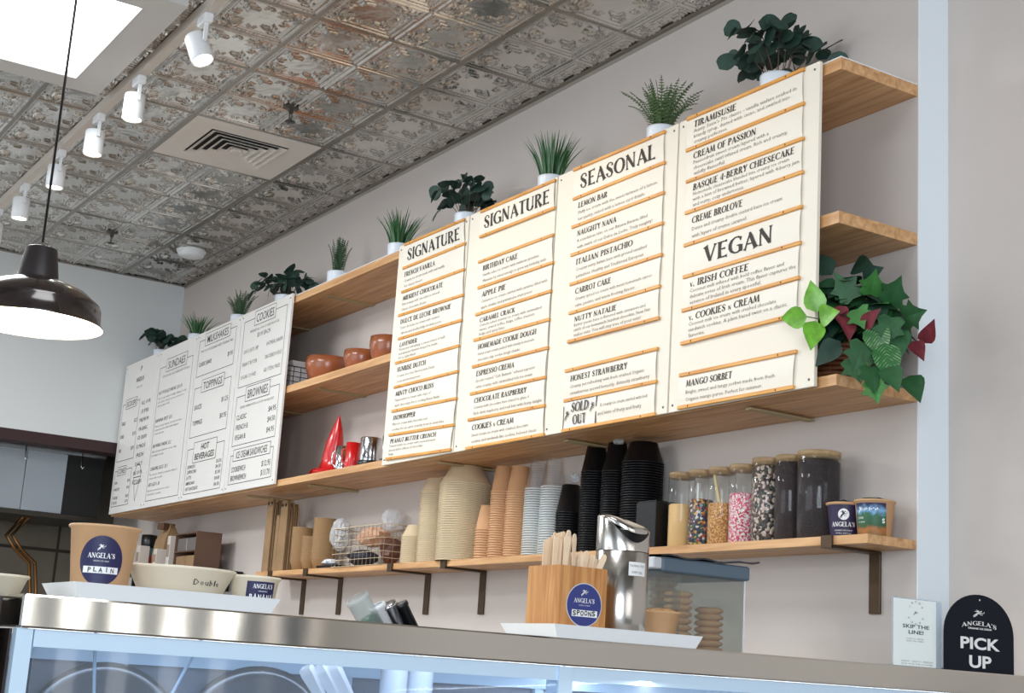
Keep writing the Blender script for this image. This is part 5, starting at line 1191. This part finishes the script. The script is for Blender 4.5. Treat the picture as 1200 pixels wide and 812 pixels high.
# ============================================================ KITCHEN CORNER ON THE LEFT
# hood
XH = -.24
t = thing('extractor_hood', 'stainless extractor hood with filter panels under the dark header', 'hood', (XH, -2.6, 1.9))
e0 = at(80, 541, 'x', XH); e1 = at(70, 600, 'x', XH); zt1 = 2.33; zb1 = at(0, 594, 'x', XH).z; ye = (e0.y+e1.y)/2+2.6
M_pan = mat('hood_panel', (150, 158, 166), .35, .6)
for k in range(5): MB().box((-.012, ye-.245*(k+1)+.004, zb1-1.9), (0, ye-.245*k, zt1-1.9)).build('filter_panel', M_pan, t)
MB().box((-.03, -1, zt1-1.9), (.03, 2.3, 2.405-1.9)).build('front_rail', M_steel_d, t)
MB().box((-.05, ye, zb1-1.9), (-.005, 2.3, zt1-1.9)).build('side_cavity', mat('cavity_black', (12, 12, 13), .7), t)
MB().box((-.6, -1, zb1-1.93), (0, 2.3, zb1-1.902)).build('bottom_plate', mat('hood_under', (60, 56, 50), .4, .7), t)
for k, (px, py) in enumerate(((30, 530), (96, 541))):
    p = at(px, py, 'x', XH+.05); tt = thing('hood_hook', ['small metal hook on the hood rail at the far left', 'small metal hook on the hood rail near the price boards'][k], 'hook', p)
    MB().tube([(-.02, 0, .05), (0, 0, .045), (0, 0, -.03), (.012, .006, -.045), (.02, .012, -.03)], .004, 6).build('hook_wire', M_chr, tt)
# bent bronze pipes
M_br = mat('bronze_tube', (120, 84, 48), .25, .9)
for k, off in enumerate((0, 7)):
    pts = [at(x+off, y, 'x', -.45) for x, y in ((36, 598), (22, 611), (7, 627), (18, 644), (34, 660), (35, 690), (35, 730))]
    tag(MB().tube(pts, .011, 10).build('bronze_pipe', M_br), ['bent bronze pipe, left one of the pair in the steel niche', 'bent bronze pipe, right one of the pair in the steel niche'][k], 'pipe', 'bent bronze pipes')
pts = [at(x, y, 'x', -.45) for x, y in ((104, 602), (108, 612), (116, 622), (128, 630))]; tag(MB().tube(pts, .012, 10).build('bronze_pipe', M_br), 'short bent bronze pipe above the kraft tub', 'pipe')
# small dark shelf with bottle, bags and boxes
t = thing('side_shelf', 'small dark shelf in the back corner carrying bottle, bag and boxes', 'shelf', (.08, -.01, 1.627)); MB().box((0, -.27, -.012), (1.40, 0, 0), bev=.002).build('shelf_board', M_blk, t)
for x in (.2, 1.2): MB().box((x, -.2, -.10), (x+.02, -.0, -.012)).build('support', M_blk, t)
zz = 1.627
t = thing('syrup_bottle', 'green bottle with black cap and red label in the back corner', 'bottle', (.36, -.16, zz))
MB().lathe([(0, 0), (.045, 0), (.047, .01), (.047, .13), (.035, .16), (.0, .165)], 22, cap=False).build('bottle_body', mat('teal_bottle', (66, 104, 104), .25), t); MB().lathe([(.0, .15), (.04, .15), (.044, .17), (.044, .225), (0, .23)], 18, cap=False).build('cap', M_black, t)
MB().lathe([(.0478, .06), (.0478, .105)], 22, cap=False).build('label', mat('red_label', (168, 50, 46), .5), t)
t = thing('paper_bag', 'tall brown paper bag with crumpled top beside the green bottle', 'bag', (.66, -.15, zz)); b = MB(); vs = []
for i, (w_, d_, z) in enumerate(((.085, .05, 0), (.09, .055, .1), (.085, .045, .18), (.07, .02, .235), (.05, .012, .262))): vs += [(-w_, -d_, z), (w_, -d_, z+.004*i), (w_, d_, z), (-w_, d_, z-.003*i)]
b.add(vs, [(3, 2, 1, 0), (16, 17, 18, 19)]+[(k*4+c, k*4+(c+1) % 4, (k+1)*4+(c+1) % 4, (k+1)*4+c) for k in range(4) for c in range(4)]); b.build('bag_body', M_kr2, t)
MB().box((-.03, -.062, .24), (.04, .01, .275), Rz(.2)).build('folded_top', mat('bag_dark', (92, 64, 44), .8), t)
for k, (x, y, w_, h, lb) in enumerate(((.50, -.235, .055, .15, 'slim white carton in front of the paper bag'), (.80, -.235, .05, .12, 'white carton left of the wooden rack, lower one'), (.905, -.2, .045, .19, 'taller white carton against the wooden rack'))):
    tt = thing('white_carton', lb, 'carton', (x, y, zz)); MB().box((-w_/2, -.03, 0), (w_/2, .03, h), bev=.002).build('carton_body', mat('carton_white', (206, 196, 186), .6), tt); MB().box((-w_/2+.004, -.0308, h*.4), (w_/2-.004, -.0302, h*.75)).build('label', mat('carton_print', (150, 130, 116), .6), tt)
t = thing('box_rack', 'small brown rack of boxes in the corner left of the narrow shelf', 'rack', (1.14, -.15, zz)); M_rk = mat('rack_brown', (104, 76, 60), .5)
for x in (-.16, .155): MB().box((x, -.07, 0), (x+.008, .07, .20)).build('rack_side', M_rk, t)
for z in (0, .095, .19): MB().box((-.152, -.07, z), (.155, .07, z+.006)).build('rack_shelf', M_rk, t)
for k, (z, m) in enumerate(((.006, M_kr2), (.101, mat('tin_grey', (140, 132, 128), .4, .5)))):
    for j in range(2): MB().box((-.145+j*.15, -.06, z), (-.005+j*.15, .06, z+.07), bev=.003).build('boxed_item', m, t)

# neighbouring brown cabinet with notice and bowl at the left edge
t = thing('brown_cabinet', 'dark brown cabinet at the left edge, beside the display case', 'cabinet', (5.66, -3.1, 0)); M_brn = mat('end_brown', (52, 38, 36))
MB().box((0, 0, 0), (.70, .73, CZ-.005), bev=.002).build('carcass', M_brn, t)
MB().box((.701, .1, 1.19), (.708, .725, 1.208)).build('glass_strip', mat('teal_strip', (92, 120, 122), .2, .3), t)
MB().box((.701, .1, .7), (.706, .712, 1.185)).build('notice_paper', mat('notice_paper', (206, 178, 146), .6), t)
MB().box((.701, .713, .6), (.712, .722, 1.205)).build('metal_edge', M_chr, t)
b = MB(); put(b, sans('FLAVORS', .03), plane_map((.7066, 0, 0), (0, 1, 0), (0, 0, 1)), .705, 1.13, .012, .075, 'r'); b.build('lettering', M_ink, t)
cx_, cy_ = 6.26, at(-4, 690, 'x', 6.26).y
t = thing('paper_bowl', 'pale paper bowl cut by the left edge of the photo', 'bowl', (cx_, cy_, CZ-.004)); tub(t, .035, .046, .036, M_paper)

# ============================================================ INSIDE THE CASE
CX2 = 6.30
def cs(px, py, x): return at(px, py, 'x', x)
def case_cup(px, label):
    p = cs(px, 790, 6.22); t = thing('clear_tumbler', label, 'cup', (6.22, p.y, .85), 0, 'tumblers in the case')
    MB().lathe([(0, 0), (.024, 0), (.0265, cs(px, 785, 6.22).z-.85-.0), (.025, cs(px, 785, 6.22).z-.85), (.0225, .004), (0, .004)], 24, cap=False).build('tumbler_body', mat('frosted_white', (214, 222, 232), .25), t)
    MB().lathe([(.0262, .26), (.0272, .262), (.0272, .268), (.0262, .27)], 24, cap=False).build('rim_band', M_white, t)
case_cup(462, 'left frosted white tumbler standing inside the display case'); case_cup(492, 'right frosted white tumbler standing inside the display case')
for k, (a, b_) in enumerate((((358, 782), (374, 812)), ((374, 780), (392, 812)), ((388, 777), (404, 806)))):
    A, B_ = cs(*a, 6.24), cs(*b_, 6.24); d = (A-B_).normalized(); L = .16
    t = thing('paper_cone', ['folded white paper cone leaning in the case, left of three', 'folded white paper cone leaning in the case, middle of three', 'folded white paper cone leaning in the case, right of three'][k], 'cone', A-d*L, 0, 'paper cones in the case')
    MB().lathe([(.003, 0), (.016, L-.01), (.0145, L), (.013, L-.01)], 4, d.to_track_quat('Z', 'Y').to_matrix().to_4x4(), smooth=False).build('cone_sheet', M_white, t)
for k, (px, r) in enumerate(((125, .16), (305, .17), (560, .14), (760, .14), (900, .14))):
    p = cs(px, 800, 6.125); r *= .93; t = thing('ice_cream_pan', ['round steel lid leaning inside the case at its left end', 'round steel lid inside the case left of the paper cones', 'round steel lid inside the case right of the tumblers', 'round steel lid inside the case under the steel canister', 'round steel lid inside the case under the waffle bowls'][k], 'pan lid', (6.118, p.y, 1.015), 0, 'pan lids in the case')
    Mx = Matrix.Rotation(pi/2, 4, 'Y') @ Matrix.Rotation(.0, 4, 'X')
    MB().lathe([(0, .012), (r*.85, .010), (r*.88, .016), (r, .012), (r, .006), (0, .0)], 40, T(0, 0, .0) @ Mx, cap=False).build('lid_disc', M_tub, t)
    MB().tube([(.02, -.03, 0), (.04, -.02, 0), (.04, .02, 0), (.02, .03, 0)], .005, 6).build('lid_handle', M_chr, t)
for k, (a, b_) in enumerate((((110, 812), (112, 738)), ((202, 812), (236, 750)), ((640, 812), (662, 782)))):
    A, B_ = cs(*a, 6.30), cs(*b_, 6.30); d = A-B_
    tag(MB().tube([B_, A+d*(2.0 if k == 0 else .8)], .003, 6).build('strut', M_fr), ['slim vertical strut inside the case at its left end', 'slanted slim strut inside the left half of the case', 'slanted slim strut left of the middle post of the case'][k], 'strut')
